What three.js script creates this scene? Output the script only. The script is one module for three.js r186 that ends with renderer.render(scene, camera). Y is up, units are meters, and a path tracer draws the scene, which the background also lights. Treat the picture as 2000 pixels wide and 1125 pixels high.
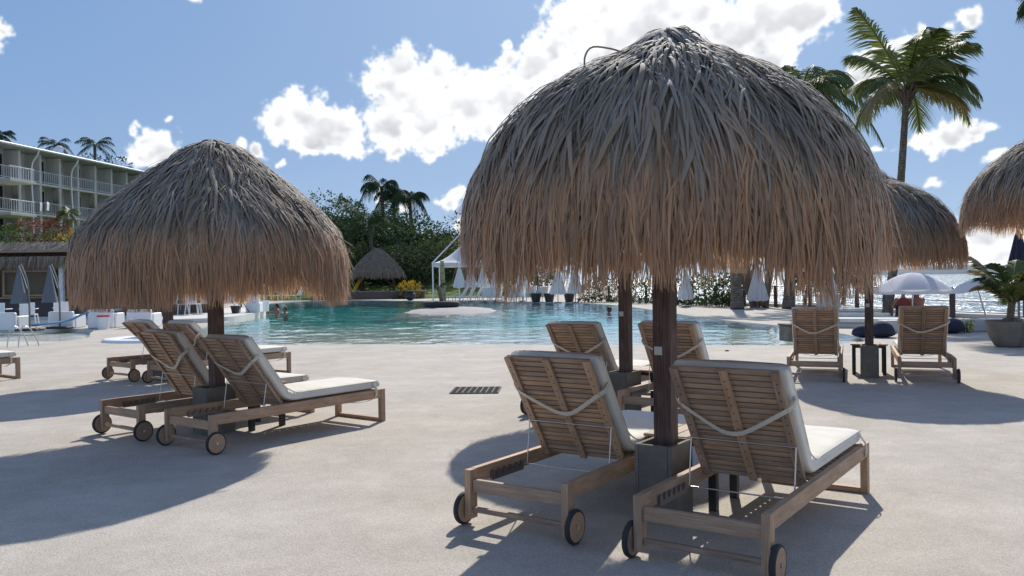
import * as THREE from 'three';
import { RoundedBoxGeometry } from 'three/addons/geometries/RoundedBoxGeometry.js';
import { mergeGeometries } from 'three/addons/utils/BufferGeometryUtils.js';
import { MarchingCubes } from 'three/addons/objects/MarchingCubes.js';

// ------------------------------------------------------------------ camera, sky, sun, exposure
const scene = new THREE.Scene();
const F = 1665, CX = 1000, CY = 562.5, EYE = 1.426, PITCH = 0.567 * Math.PI / 180, ROLL = 0.796 * Math.PI / 180;
const camera = new THREE.PerspectiveCamera(2 * Math.atan(CY / F) * 180 / Math.PI, 16 / 9, 0.1, 40000);
camera.position.set(0, EYE, 0);
camera.rotation.order = 'YXZ';
camera.rotation.set(-PITCH, 0, -ROLL);
scene.add(camera);

const renderer = new THREE.WebGLRenderer({ antialias: true });
renderer.toneMapping = THREE.LinearToneMapping;
renderer.toneMappingExposure = 1.0;
renderer.shadowMap.enabled = true;

const SUN_AZ = 12 * Math.PI / 180, SUN_EL = 38 * Math.PI / 180;
const sunDir = new THREE.Vector3(Math.sin(SUN_AZ) * Math.cos(SUN_EL), Math.sin(SUN_EL), -Math.cos(SUN_AZ) * Math.cos(SUN_EL));
const sun = new THREE.DirectionalLight(new THREE.Color(1.0, 0.95, 0.87), 5);
sun.position.copy(sunDir).multiplyScalar(80).add(new THREE.Vector3(0, 0, -25));
sun.target.position.set(0, 0, -25);
sun.castShadow = true;
Object.assign(sun.shadow.camera, { left: -45, right: 45, top: 45, bottom: -45, near: 1, far: 200 });
sun.shadow.mapSize.set(4096, 4096);
sun.shadow.radius = 1.3;
scene.add(sun, sun.target);

// small maths ------------------------------------------------------
function RNG(a) { return () => { a |= 0; a = a + 0x6D2B79F5 | 0; let t = Math.imul(a ^ a >>> 15, 1 | a); t = t + Math.imul(t ^ t >>> 7, 61 | t) ^ t; return ((t ^ t >>> 14) >>> 0) / 4294967296; }; }
const clamp = (x, a, b) => Math.min(b, Math.max(a, x)), lerp = (a, b, t) => a + (b - a) * t;
const sstep = (a, b, x) => { const t = clamp((x - a) / (b - a), 0, 1); return t * t * (3 - 2 * t); };
const PERM = (() => { const r = RNG(77), p = [...Array(256).keys()]; for (let i = 255; i > 0; i--) { const j = Math.floor(r() * (i + 1)); [p[i], p[j]] = [p[j], p[i]]; } return Uint8Array.from({ length: 512 }, (_, i) => p[i & 255]); })();
const VAL = (() => { const r = RNG(5); return Float32Array.from({ length: 256 }, () => r()); })();
function noise2(x, y, wrap = 0) {
  let xi = Math.floor(x), yi = Math.floor(y); const xf = x - xi, yf = y - yi, u = xf * xf * (3 - 2 * xf), v = yf * yf * (3 - 2 * yf);
  let x1 = xi + 1, y1 = yi + 1;
  if (wrap) { xi = ((xi % wrap) + wrap) % wrap; x1 = ((x1 % wrap) + wrap) % wrap; yi = ((yi % wrap) + wrap) % wrap; y1 = ((y1 % wrap) + wrap) % wrap; }
  const h = (a, b) => VAL[PERM[(a & 255) + PERM[b & 255]]];
  return lerp(lerp(h(xi, yi), h(x1, yi), u), lerp(h(xi, y1), h(x1, y1), u), v);
}
function fbm(x, y, o = 5, g = 0.5) { let s = 0, a = 1, n = 0; for (let i = 0; i < o; i++) { s += a * noise2(x, y); n += a; a *= g; x = x * 2.03 + 17.1; y = y * 2.03 + 9.7; } return s / n; }
function rayDir(u, v) {
  const a = (u - CX) / F, b = (CY - v) / F, c = Math.cos(ROLL), s = Math.sin(ROLL), x = a * c + b * s, y = -a * s + b * c, cp = Math.cos(PITCH), sp = Math.sin(PITCH);
  return [x, y * cp - sp, y * sp + cp];          // right, up, ahead
}
function onGround(u, v, y = 0) { const d = rayDir(u, v), t = (y - EYE) / d[1]; return [d[0] * t, y, -d[2] * t]; }
function atDepth(u, v, z) { const d = rayDir(u, v), t = z / d[2]; return [d[0] * t, EYE + d[1] * t, -z]; }

// sky: blue air and fair-weather cumulus, all the way round --------------------
{
  const W = 4096, H = 2048, data = new Float32Array(W * H * 4);
  const deg = 180 / Math.PI;
  const blobs = [];
  const put = (u, v, r, sq = 1) => { const d = rayDir(u, v); blobs.push([Math.atan2(d[0], d[2]) * deg, Math.atan2(d[1], Math.hypot(d[0], d[2])) * deg, r / F * deg, sq]); };
  for (const b of [[548, 238, 42], [590, 225, 52], [632, 255, 48], [668, 262, 44], [600, 270, 36], [745, 165, 50], [790, 135, 44], [800, 195, 78], [850, 150, 46], [760, 250, 56], [835, 250, 62], [900, 160, 34], [905, 215, 70], [955, 175, 50], [985, 125, 22], [985, 95, 9], [1000, 200, 60], [1045, 140, 50], [1075, 95, 50], [1090, 170, 70], [1120, 45, 60], [1180, 20, 70], [1200, 100, 110], [1280, 40, 110], [1360, 20, 70], [1400, 60, 66], [1450, 75, 62], [1500, 50, 72], [1560, 30, 60], [1600, 28, 40], [1440, 130, 60], [1520, 115, 50], [1350, 140, 70], [960, 250, 40], [690, 285, 30], [770, 295, 26], [840, 300, 22], [1250, 180, 80],
    [262, 240, 8], [270, 252, 12], [290, 272, 20], [312, 290, 32], [285, 305, 30], [330, 310, 30], [325, 232, 6], [500, 300, 14], [535, 320, 10], [470, 290, 14],
    [1660, 130, 18], [1690, 145, 36], [1720, 105, 26], [1755, 85, 24], [1660, 165, 26], [1740, 150, 30], [1800, 70, 18], [1880, 45, 24], [1860, 90, 14],
    [1785, 290, 14, 2], [1815, 282, 24, 1.5], [1850, 268, 26, 1.5], [1875, 258, 20, 1.5], [1905, 252, 14, 1.8], [1720, 293, 7, 2], [1825, 360, 14, 1.5],
    [880, 390, 22], [900, 380, 22], [745, 388, 14], [790, 405, 14], [905, 440, 16],
    [1960, 310, 16, 1.6], [1990, 445, 40, 2.4], [1930, 465, 44, 2.6], [1960, 500, 40, 3], [1500, 480, 50, 2], [0, 60, 14], [-30, 80, 30], [360, -6, 12, 2]]) put(...b);
  const rnd = RNG(31);
  for (let k = 0; k < 70; k++) {                      // the same kind of clouds in the rest of the sky
    const az = -180 + 360 * rnd(), el = 3 + 60 * Math.pow(rnd(), 1.5), n = 4 + Math.floor(rnd() * 9), big = 1.2 + rnd() * 2.2;
    if (Math.abs(az) < 38 && el < 24) continue;
    for (let i = 0; i < n; i++) blobs.push([az + (rnd() - .5) * n * big * 0.9, el + (rnd() - .35) * big * 1.1, big * (0.5 + rnd() * 0.7), 1.2]);
  }
  const CELL = 4, grid = new Map(), key = (a, b) => a * 1000 + b;
  for (const b of blobs) { const R = b[2] * 1.9; for (let i = Math.floor((b[0] - R * b[3]) / CELL); i <= Math.floor((b[0] + R * b[3]) / CELL); i++) for (let j = Math.floor((b[1] - R) / CELL); j <= Math.floor((b[1] + R) / CELL); j++) { const q = key(i, j); if (!grid.has(q)) grid.set(q, []); grid.get(q).push(b); } }
  const mean = [0, 0, 0]; 
  for (let j = H / 2; j < H; j++) {
    const el = ((j + 0.5) / H - 0.5) * 180, se = Math.sin(el / deg), ce = Math.cos(el / deg), row = Math.floor(el / CELL);
    const t = Math.pow(clamp(el / 60, 0, 1), 0.62), low = Math.exp(-el / 5);
    for (let i = 0; i < W; i++) {
      const ph = ((i + 0.5) / W - 0.5) * 2 * Math.PI, dx = ce * Math.cos(ph), dz = ce * Math.sin(ph);
      const az = Math.atan2(dx, -dz) * deg;
      const cs = dx * sunDir.x + se * sunDir.y + dz * sunDir.z, glow = Math.exp((cs - 1) * 9), aur = Math.exp((cs - 1) * 60), hz = Math.exp((cs - 1) * 4);
      let r = lerp(0.26, 0.040, t), g = lerp(0.45, 0.155, t), b = lerp(0.74, 0.46, t);
      r += low * 0.26 + glow * 0.17 + hz * .13 + aur * 0.8; g += low * 0.22 + glow * 0.18 + hz * .12 + aur * 0.75; b += low * 0.12 + glow * 0.17 + hz * .09 + aur * 0.65;
      const list = grid.get(key(Math.floor(az / CELL), row));
      if (list) {
        const wx = (fbm(az * 0.9 + 40, el * 0.9, 4) - .5) * 1.5, wy = (fbm(az * 0.9, el * 0.9 + 80, 4) - .5) * 1.5;
        let m = -9, below = 0, wsum = 1e-6;
        for (const q of list) {
          const ex = (az + wx - q[0]) / (q[2] * q[3]), ey = (el + wy - q[1]) / q[2], dd = 1 - Math.hypot(ex, ey * (ey < 0 ? 1.25 : 1));
          if (dd > m) m = dd; const w = Math.exp(dd * 6); below += w * ey; wsum += w;
        }
        const bil = fbm(az * 1.9 + 7, el * 1.9 + 3, 6, 0.6), fine = fbm(az * 7 + 3, el * 7, 4, 0.6);
        const inn = 1 - .75 * sstep(.25, .6, m), d = m + .05 + (bil - 0.5) * 0.85 * inn + (fine - .5) * 0.42 * inn, a = sstep(-0.10, 0.34, d);
        if (a > 0) {
          const core = sstep(0.30, 1.0, Math.log(wsum) / 6 + (fbm(az * .55 + 50, el * .7 + 20, 4, .5) - .5) * 1.5), under = sstep(0.55, -0.7, below / wsum);
          const sh = clamp(core * (0.42 + 0.58 * under), 0, 1), lum = lerp(1.12, 0.56, sh) * (0.93 + 0.14 * bil);
          const warm = 1 + glow * 0.1;
          r = lerp(r, lum * 0.985 * warm, a); g = lerp(g, lum * warm, a); b = lerp(b, lum * lerp(1.01, 1.06, sh) * warm, a);
        }
      }
      const o = (j * W + i) * 4; data[o] = r; data[o + 1] = g; data[o + 2] = b; data[o + 3] = 1;
      if (j === H / 2) { mean[0] += r / W; mean[1] += g / W; mean[2] += b / W; }
    }
  }
  for (let j = 0; j < H / 2; j++) for (let i = 0; i < W; i++) { const o = (j * W + i) * 4; data[o] = 0.30; data[o + 1] = 0.34; data[o + 2] = 0.36; data[o + 3] = 1; }
  const sky = new THREE.DataTexture(data, W, H, THREE.RGBAFormat, THREE.FloatType);
  sky.mapping = THREE.EquirectangularReflectionMapping; sky.magFilter = THREE.LinearFilter; sky.minFilter = THREE.LinearFilter; sky.needsUpdate = true;
  scene.background = sky; scene.environment = sky;
}

// ------------------------------------------------------------------ helpers
const taken = {};
function numbered(n) { const k = taken[n] = (taken[n] ?? -1) + 1; return k ? n + '_' + String(k).padStart(3, '0') : n; }
function tag(o, label, category, group) { o.userData.label = label; o.userData.category = category; if (group) o.userData.group = group; return o; }
function thing(name, label, category, pos = [0, 0, 0], turn = 0, group) {
  const o = new THREE.Group(); o.name = numbered(name); o.position.set(...pos); o.rotation.y = turn; scene.add(o);
  return tag(o, label, category, group);
}
function part(name, geo, mat, parent) { const m = new THREE.Mesh(geo, mat); m.name = name; m.castShadow = m.receiveShadow = true; parent.add(m); return m; }
function solo(name, geo, mat, label, category, group) { const m = part(numbered(name), geo, mat, scene); return tag(m, label, category, group); }
function struct(name, geo, mat) { const m = part(numbered(name), geo, mat, scene); m.userData.kind = 'structure'; return m; }
function dup(o, label, pos, turn, group) { const c = o.clone(); c.userData = { ...o.userData }; c.name = numbered(o.name.replace(/_\d{3}$/, '')); c.position.set(...pos); c.rotation.y = turn; c.userData.label = label; if (group) c.userData.group = group; scene.add(c); return c; }
// uv in metres; u runs along the longest side of the piece
function metres(g, off = 0) {
  const p = g.attributes.position, n = g.attributes.normal; g.computeBoundingBox(); const s = g.boundingBox.getSize(new THREE.Vector3());
  const L = s.x >= s.y && s.x >= s.z ? 0 : s.y >= s.z ? 1 : 2, uv = new Float32Array(p.count * 2);
  for (let i = 0; i < p.count; i++) {
    const q = [p.getX(i), p.getY(i), p.getZ(i)], m = [Math.abs(n.getX(i)), Math.abs(n.getY(i)), Math.abs(n.getZ(i))];
    const d = m[0] > m[1] && m[0] > m[2] ? 0 : m[1] > m[2] ? 1 : 2, ax = [0, 1, 2].filter((k) => k !== d), a = ax.includes(L) ? L : ax[0], b = ax.find((k) => k !== a);
    uv[2 * i] = q[a] + off; uv[2 * i + 1] = q[b] + off * 1.7 + d * 0.31;
  }
  g.setAttribute('uv', new THREE.BufferAttribute(uv, 2)); return g;
}
function box(w, h, d, x = 0, y = 0, z = 0, bev = 0.004, off) {
  const g = bev ? new RoundedBoxGeometry(w, h, d, 1, Math.min(bev, w / 2.2, h / 2.2, d / 2.2)) : new THREE.BoxGeometry(w, h, d);
  metres(g, off ?? (x * 3.1 + y * 5.3 + z * 2.3)); return g.translate(x, y, z);
}
const flat = (g) => { const q = g.index ? g.toNonIndexed() : g; for (const k of Object.keys(q.attributes)) if (!['position', 'normal', 'uv', 'color'].includes(k)) q.deleteAttribute(k); return q; };
const merge = (l) => mergeGeometries(l.map(flat));
function cyl(r0, r1, h, x = 0, y = 0, z = 0, seg = 16) { return new THREE.CylinderGeometry(r1, r0, h, seg).translate(x, y + h / 2, z); }
function tube(pts, r, seg = 24, rs = 6) { return new THREE.TubeGeometry(new THREE.CatmullRomCurve3(pts.map((p) => new THREE.Vector3(...p))), seg, r, rs); }
function rod(a, b, r, seg = 8) { const A = new THREE.Vector3(...a), B = new THREE.Vector3(...b), g = new THREE.CylinderGeometry(r, r, A.distanceTo(B), seg); g.applyQuaternion(new THREE.Quaternion().setFromUnitVectors(new THREE.Vector3(0, 1, 0), B.clone().sub(A).normalize())); return g.translate((a[0] + b[0]) / 2, (a[1] + b[1]) / 2, (a[2] + b[2]) / 2); }
function bandXZ(poly, y0, y1) { // vertical wall along a closed polygon [x, ahead]
  const pos = [], uv = []; let run = 0;
  for (let i = 0; i < poly.length; i++) { const a = poly[i], b = poly[(i + 1) % poly.length], l = Math.hypot(a[0] - b[0], a[1] - b[1]);
    const q = [[a, y0, run], [b, y0, run + l], [b, y1, run + l], [a, y0, run], [b, y1, run + l], [a, y1, run]];
    for (const [p, y, u] of q) { pos.push(p[0], y, -p[1]); uv.push(u, y); } run += l; }
  const g = new THREE.BufferGeometry(); g.setAttribute('position', new THREE.Float32BufferAttribute(pos, 3)); g.setAttribute('uv', new THREE.Float32BufferAttribute(uv, 2)); g.computeVertexNormals(); return g;
}
function smooth(poly, n = 8) { const c = new THREE.CatmullRomCurve3(poly.map(([x, z]) => new THREE.Vector3(x, 0, z)), true, 'centripetal'); return c.getPoints(poly.length * n).slice(0, -1).map((p) => [p.x, p.z]); }
function sheet(poly, holes, y) { const s = new THREE.Shape(poly.map(([x, z]) => new THREE.Vector2(x, z))); for (const h of holes) s.holes.push(new THREE.Path(h.map(([x, z]) => new THREE.Vector2(x, z)))); const g = new THREE.ShapeGeometry(s); const p = g.attributes.position; for (let i = 0; i < p.count; i++) { const x = p.getX(i), z = p.getY(i); p.setXYZ(i, x, y, -z); } const n = g.attributes.normal; for (let i = 0; i < n.count; i++) n.setXYZ(i, 0, 1, 0); const uv = new Float32Array(p.count * 2); for (let i = 0; i < p.count; i++) { uv[2 * i] = p.getX(i); uv[2 * i + 1] = p.getZ(i); } g.setAttribute('uv', new THREE.BufferAttribute(uv, 2)); return g; }
function inside(poly, x, z) { let c = false; for (let i = 0, j = poly.length - 1; i < poly.length; j = i++) { const a = poly[i], b = poly[j]; if ((a[1] > z) !== (b[1] > z) && x < (b[0] - a[0]) * (z - a[1]) / (b[1] - a[1]) + a[0]) c = !c; } return c; }

// textures ----------------------------------------------------------
function tex(n, fn, size, srgb = true) {      // fn(x, y) in 0..1 -> [r,g,b] 0..1 (sRGB when srgb) ; size = metres a tile covers
  const d = new Uint8Array(n * n * 4);
  for (let j = 0; j < n; j++) for (let i = 0; i < n; i++) { const c = fn(i / n, j / n), o = (j * n + i) * 4; d[o] = clamp(c[0], 0, 1) * 255; d[o + 1] = clamp(c[1], 0, 1) * 255; d[o + 2] = clamp(c[2], 0, 1) * 255; d[o + 3] = 255; }
  const t = new THREE.DataTexture(d, n, n); t.wrapS = t.wrapT = THREE.RepeatWrapping; t.magFilter = THREE.LinearFilter; t.minFilter = THREE.LinearMipmapLinearFilter; t.generateMipmaps = true;
  if (srgb) t.colorSpace = THREE.SRGBColorSpace; const s = Array.isArray(size) ? size : [size, size]; t.repeat.set(1 / s[0], 1 / s[1]); t.needsUpdate = true; return t;
}
const wfbm = (x, y, f, o) => { let s = 0, a = 1, n = 0; for (let i = 0; i < o; i++) { s += a * noise2(x * f, y * f, f); n += a; a *= .55; f *= 2; } return s / n; };
const std = (o) => new THREE.MeshStandardMaterial(o), phy = (o) => new THREE.MeshPhysicalMaterial(o), lin = (r, g, b) => new THREE.Color().setRGB(r, g, b);
const grit = new Float32Array(1024 * 1024).map(RNG(9));
const TX = {};
TX.deck = tex(1024, (x, y) => { const i = Math.floor(x * 1024), j = Math.floor(y * 1024), g = grit[(j >> 0) * 1024 + i], g2 = grit[(j >> 1) * 1024 + (i >> 1) + 31], b = wfbm(x, y, 6, 5), b2 = wfbm(x + .37, y + .11, 24, 3); const v = 0.680 + (g - .5) * .10 + (g2 - .5) * .10 + (b - .5) * .12 + (b2 - .5) * .06, k = g2 > .95 ? -.10 : 0; return [v + .026 + k, v - .008 + k, v - .056 + k]; }, 3.4);
TX.deckBump = tex(1024, (x, y) => { const i = Math.floor(x * 1024), j = Math.floor(y * 1024), v = .5 * grit[j * 1024 + i] + .5 * grit[(j >> 1) * 1024 + (i >> 1) + 31]; return [v, v, v]; }, 3.4, false);
function woodTex(seed, base, vary) { return tex(512, (x, y) => { const w = wfbm(x + seed, y + seed * .7, 4, 3), g = noise2((x * 6 + w * 1.2 + seed * 9) , y * 150, 0), g2 = noise2(x * 14 + seed * 5, y * 420), s = wfbm(x * 1 + seed * 3, y, 8, 4); const v = (g - .5) * vary + (g2 - .5) * vary * .7 + (s - .5) * vary * 1.1; return [base[0] + v, base[1] + v * .95, base[2] + v * .9]; }, [0.9, 0.45]); }
TX.teak = [[.68, .565, .465], [.64, .54, .455], [.71, .58, .465], [.60, .505, .43]].map((c, i) => woodTex(i * 1.37 + .3, c, .13));
TX.post = woodTex(7.1, [.34, .27, .25], .16);
TX.concrete = tex(512, (x, y) => { const a = wfbm(x, y, 5, 5), g = grit[Math.floor(y * 512) * 1024 + Math.floor(x * 512)]; const v = .455 + (a - .5) * .22 + (g - .5) * .08; return [v + .02, v, v - .03]; }, 0.8);
TX.plaster = tex(512, (x, y) => { const a = wfbm(x, y, 4, 5), g = grit[Math.floor(y * 512) * 1024 + Math.floor(x * 512)]; const v = .80 + (a - .5) * .12 + (g - .5) * .04; return [v, v - .01, v - .03]; }, 3);
TX.stone = tex(512, (x, y) => { const a = wfbm(x, y, 10, 4), b = wfbm(x, y, 3, 2); const v = .60 + (a - .5) * .4 + (b - .5) * .1; return [v + .02, v, v - .06]; }, 2.5);
TX.cloth = tex(256, (x, y) => { const t = ((Math.floor(x * 256) + Math.floor(y * 256)) & 1) * .02, a = wfbm(x, y, 5, 4); const v = .89 + (a - .5) * .06 - t; return [v, v - .014, v - .05]; }, 0.5);
TX.clothBump = tex(256, (x, y) => { const v = wfbm(x, y, 4, 3); return [v, v, v]; }, 0.6, false);
TX.ripple = tex(1024, (x, y) => { const a = wfbm(x, y, 7, 5), b = wfbm(x + .3, y + .6, 19, 4); const v = .62 * a + .38 * b; return [v, v, v]; }, [5.5, 9], false);
TX.sea = tex(1024, (x, y) => { const a = wfbm(x, y, 8, 6); return [a, a, a]; }, [30, 45], false);
TX.bark = tex(512, (x, y) => { const r = .5 + .5 * Math.sin((y + (wfbm(x, y, 4, 2) - .5) * .05) * Math.PI * 2 * 12), a = wfbm(x, y, 12, 4); const v = .40 + (a - .5) * .3 - (r > .86 ? .10 : 0); return [v + .04, v, v - .05]; }, [1, 1]);
TX.grass = tex(512, (x, y) => { const a = wfbm(x, y, 8, 6), b = wfbm(x + .5, y, 40, 3); const v = (a - .5) * .3 + (b - .5) * .25; return [.38 + v, .44 + v, .17 + v * .5]; }, 4);

const M = {
  deck: std({ map: TX.deck, bumpMap: TX.deckBump, bumpScale: 0.003, roughness: 0.92 }),
  teak: TX.teak.map((t) => std({ map: t, roughness: 0.72 })),
  post: std({ map: TX.post, roughness: 0.75 }),
  concrete: std({ map: TX.concrete, roughness: 0.9 }),
  plaster: std({ map: TX.plaster, roughness: 0.9 }),
  stone: std({ map: TX.stone, roughness: 0.95 }),
  cushion: std({ map: TX.cloth, bumpMap: TX.clothBump, bumpScale: 0.006, roughness: 0.95 }),
  strap: std({ color: lin(.60, .56, .48), roughness: .9 }),
  rubber: std({ color: lin(.035, .035, .038), roughness: .8 }),
  black: std({ color: lin(.03, .03, .034), roughness: .55 }),
  steel: std({ color: lin(.55, .55, .55), roughness: .3, metalness: 1 }),
  castIron: std({ color: lin(.10, .09, .085), roughness: .85 }),
  dull: std({ color: lin(.22, .2, .19), roughness: .5, metalness: .8 }),
  white: std({ color: lin(.78, .79, .80), roughness: .45 }),
  whiteCloth: phy({ color: lin(.74, .74, .75), roughness: .95, transmission: .25 }),
  lilacCloth: phy({ color: lin(.68, .65, .68), roughness: .95, transmission: .3 }),
  greyCloth: std({ color: lin(.13, .15, .18), roughness: .9 }),
  navyCloth: std({ color: lin(.028, .03, .055), roughness: .9 }),
  sticker: std({ color: lin(.55, .54, .5), roughness: .5 }),
  red: std({ color: lin(.55, .06, .07), roughness: .4 }),
  yellow: std({ color: lin(.75, .45, .03), roughness: .5 }),
  blue: std({ color: lin(.12, .3, .45), roughness: .5 }),
  leafA: phy({ color: lin(.050, .088, .027), roughness: .95, specularIntensity: .25, transmission: .3, side: THREE.DoubleSide }),
  leafB: phy({ color: lin(.085, .125, .035), roughness: .95, specularIntensity: .25, transmission: .3, side: THREE.DoubleSide }),
  leafC: phy({ color: lin(.040, .066, .026), roughness: .95, specularIntensity: .25, transmission: .3, side: THREE.DoubleSide }),
  frond: phy({ color: lin(.17, .20, .055), roughness: .6, specularIntensity: .5, transmission: .5, side: THREE.DoubleSide }),
  frondDry: phy({ color: lin(.30, .22, .06), roughness: .6, transmission: .4, side: THREE.DoubleSide }),
  frondDark: phy({ color: lin(.045, .075, .030), roughness: .8, specularIntensity: .3, transmission: .25, side: THREE.DoubleSide }),
  bark: std({ map: TX.bark, roughness: .95 }),
  wood: std({ color: lin(.12, .085, .06), roughness: .85 }),
  grass: std({ map: TX.grass, roughness: 1 }),
  thatch: phy({ vertexColors: true, roughness: 0.85, transmission: .28, side: THREE.DoubleSide }),
  fringe: phy({ vertexColors: true, roughness: 0.9, transmission: .55, side: THREE.DoubleSide }),
  thatchStem: std({ color: lin(.34, .27, .19), roughness: .9 }),
  lining: std({ color: lin(.30, .22, .14), roughness: 1, side: THREE.DoubleSide }),
  glassDark: std({ color: lin(.02, .024, .028), roughness: .15 }),
  roofMetal: std({ color: lin(.46, .49, .50), roughness: .45, metalness: .2 }),
  skinA: std({ color: lin(.36, .17, .11), roughness: .6 }), skinB: std({ color: lin(.25, .12, .08), roughness: .6 }),
  hair: std({ color: lin(.02, .015, .012), roughness: .6 }),
};

// ------------------------------------------------------------------ ground, pool, sea
const POOL = smooth([[-6.7, 20.07], [-8.7, 22.3], [-9.9, 26], [-10.5, 30], [-10.85, 33], [-11.1, 36.5], [-11.6, 40], [-13.4, 45], [-16, 52], [-17, 60], [-15, 65.5], [-11.9, 66.0], [-8.2, 62.4], [-5.4, 59.2], [-3.4, 57], [0, 54.2], [3.1, 51.6], [5.2, 46], [6.0, 40], [6.35, 35], [6.6, 31], [7.1, 27], [7.8, 23.6], [8.0, 20.5], [7.5, 18.2], [6.0, 17.5], [3, 18.05], [0, 18.7], [-3.4, 19.4]], 6);
const CHANNEL = smooth([[-30, 19.0], [-20, 19.6], [-14, 20.1], [-12.2, 20.7], [-11.5, 22.6], [-12.6, 25.4], [-13.7, 27.6], [-16, 29.0], [-22, 29.4], [-30, 29.6]], 5);
const LAND = [[34, -60], [27, 0], [18.5, 20], [15.6, 25.4], [14.6, 27.6], [13.4, 37.2], [9.6, 45], [6.2, 52.5], [10, 70], [16, 110], [0, 260], [-150, 500], [-700, 500], [-700, -60]];
struct('ground', sheet(LAND, [POOL, CHANNEL], 0), M.deck);
struct('sea_wall', bandXZ(LAND, -4, -0.001), M.stone);
struct('pool_wall', bandXZ(POOL, -1.6, -0.002), M.plaster);
struct('pool_wall', bandXZ(CHANNEL, -1.6, -0.002), M.plaster);
function basin(poly, depthAt, colourAt, cell) {
  let x0 = 1e9, x1 = -1e9, z0 = 1e9, z1 = -1e9; for (const [x, z] of poly) { x0 = Math.min(x0, x); x1 = Math.max(x1, x); z0 = Math.min(z0, z); z1 = Math.max(z1, z); }
  const pos = [], col = [], idx = [], nx = Math.ceil((x1 - x0) / cell) + 2, nz = Math.ceil((z1 - z0) / cell) + 2;
  for (let j = 0; j <= nz; j++) for (let i = 0; i <= nx; i++) { const x = x0 - cell + i * cell, z = z0 - cell + j * cell; pos.push(x, -depthAt(x, z), -z); col.push(...colourAt(x, z)); }
  for (let j = 0; j < nz; j++) for (let i = 0; i < nx; i++) { const a = j * (nx + 1) + i, b = a + 1, c = a + nx + 1, d = c + 1; idx.push(a, b, d, a, d, c); }
  const g = new THREE.BufferGeometry(); g.setAttribute('position', new THREE.Float32BufferAttribute(pos, 3)); g.setAttribute('color', new THREE.Float32BufferAttribute(col, 3)); g.setIndex(idx); g.computeVertexNormals(); return g;
}
const nearDist = (x, z) => (z - (18.7 - 0.206 * x)) * 0.98;
const finish = std({ vertexColors: true, roughness: .9 });
const render_ = (x, z) => { const v = .92 + .16 * (fbm(x * 1.3 + 3, z * 1.3, 4) - .5); return [.50 * v, .48 * v, .42 * v]; };
struct('pool_floor', basin(POOL, (x, z) => clamp(0.075 + nearDist(x, z) * 0.012 + sstep(7, 20, nearDist(x, z)) * .2, 0.075, .5), render_, 0.5), finish);
struct('channel_floor', basin(CHANNEL, () => 1.2, render_, 1), finish);
const waterMat = phy({ color: lin(.96, .99, .99), roughness: .035, transmission: 1, thickness: 0, ior: 1.33, specularIntensity: 1, bumpMap: TX.ripple, bumpScale: .05 });
const bodyMat = phy({ color: lin(.6, .8, .8), transparent: true, opacity: .02, roughness: 1, specularIntensity: 0, thickness: 1, attenuationColor: lin(.10, .62, .66), attenuationDistance: 10 });
function waterBody(poly, y1, y0) { const n = poly.length, out = poly.map((p, i) => { const a = poly[(i + n - 1) % n], b = poly[(i + 1) % n], dx = b[0] - a[0], dz = b[1] - a[1], l = Math.hypot(dx, dz), q = [p[0] + dz / l * .06, p[1] - dx / l * .06]; return inside(poly, ...q) ? [p[0] - dz / l * .06, p[1] + dx / l * .06] : q; });
  const top = flat(sheet(out, [], y1)), bot = flat(sheet(out, [], y0)), band = flat(bandXZ(out, y0, y1)); return merge([top, bot, band]); }
{ // rippled surface; the ground sheet covers its border
  const cell = .16, wide = (x, z) => inside(POOL, x, z) || inside(POOL, x + .4, z) || inside(POOL, x - .4, z) || inside(POOL, x, z + .4) || inside(POOL, x, z - .4), x0 = -18, z0 = 17, nx = Math.ceil(28 / cell), nz = Math.ceil(50 / cell), id = new Int32Array((nx + 1) * (nz + 1)).fill(-1), pos = [], uv = [], idx = [];
  const wave = (x, z) => { const a = fbm(x * .9 + 11, z * 1.5 + 3, 3) - .5, b = fbm(x * 2.3 + 40, z * 3.6 + 9, 2) - .5; return -.03 + a * .045 + b * .018; };
  const vert = (i, j) => { const k = j * (nx + 1) + i; if (id[k] < 0) { const x = x0 + i * cell, z = z0 + j * cell; id[k] = pos.length / 3; pos.push(x, Math.min(-.008, wave(x, z)), -z); uv.push(x, z); } return id[k]; };
  for (let j = 0; j < nz; j++) for (let i = 0; i < nx; i++) if (wide(x0 + (i + .5) * cell, z0 + (j + .5) * cell)) { const a = vert(i, j), b = vert(i + 1, j), c = vert(i, j + 1), d = vert(i + 1, j + 1); idx.push(a, b, d, a, d, c); }
  const g = new THREE.BufferGeometry(); g.setAttribute('position', new THREE.Float32BufferAttribute(pos, 3)); g.setAttribute('uv', new THREE.Float32BufferAttribute(uv, 2)); g.setIndex(idx); g.computeVertexNormals(); const pw = struct('pool_water', g, waterMat);
  part('water_body', waterBody(POOL, -.062, -1.5), bodyMat, pw); }
struct('pool_water', sheet(CHANNEL, [], -0.10), phy({ color: lin(.96, .99, .99), roughness: .05, specularIntensity: .6, transmission: 1, thickness: 0, ior: 1.33, bumpMap: TX.ripple, bumpScale: .05 })).add((() => { const m = new THREE.Mesh(waterBody(CHANNEL, -.13, -1.5), bodyMat); m.name = 'water_body'; return m; })());
{ const g = new THREE.PlaneGeometry(40000, 40000, 1, 1).rotateX(-Math.PI / 2).translate(0, -2.2, 0), p = g.attributes.position, uv = g.attributes.uv; for (let i = 0; i < p.count; i++) uv.setXY(i, p.getX(i), p.getZ(i));
  struct('sea', g, phy({ color: lin(.018, .085, .115), roughness: .27, ior: 1.33, bumpMap: TX.sea, bumpScale: 1.7 })); }
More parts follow.
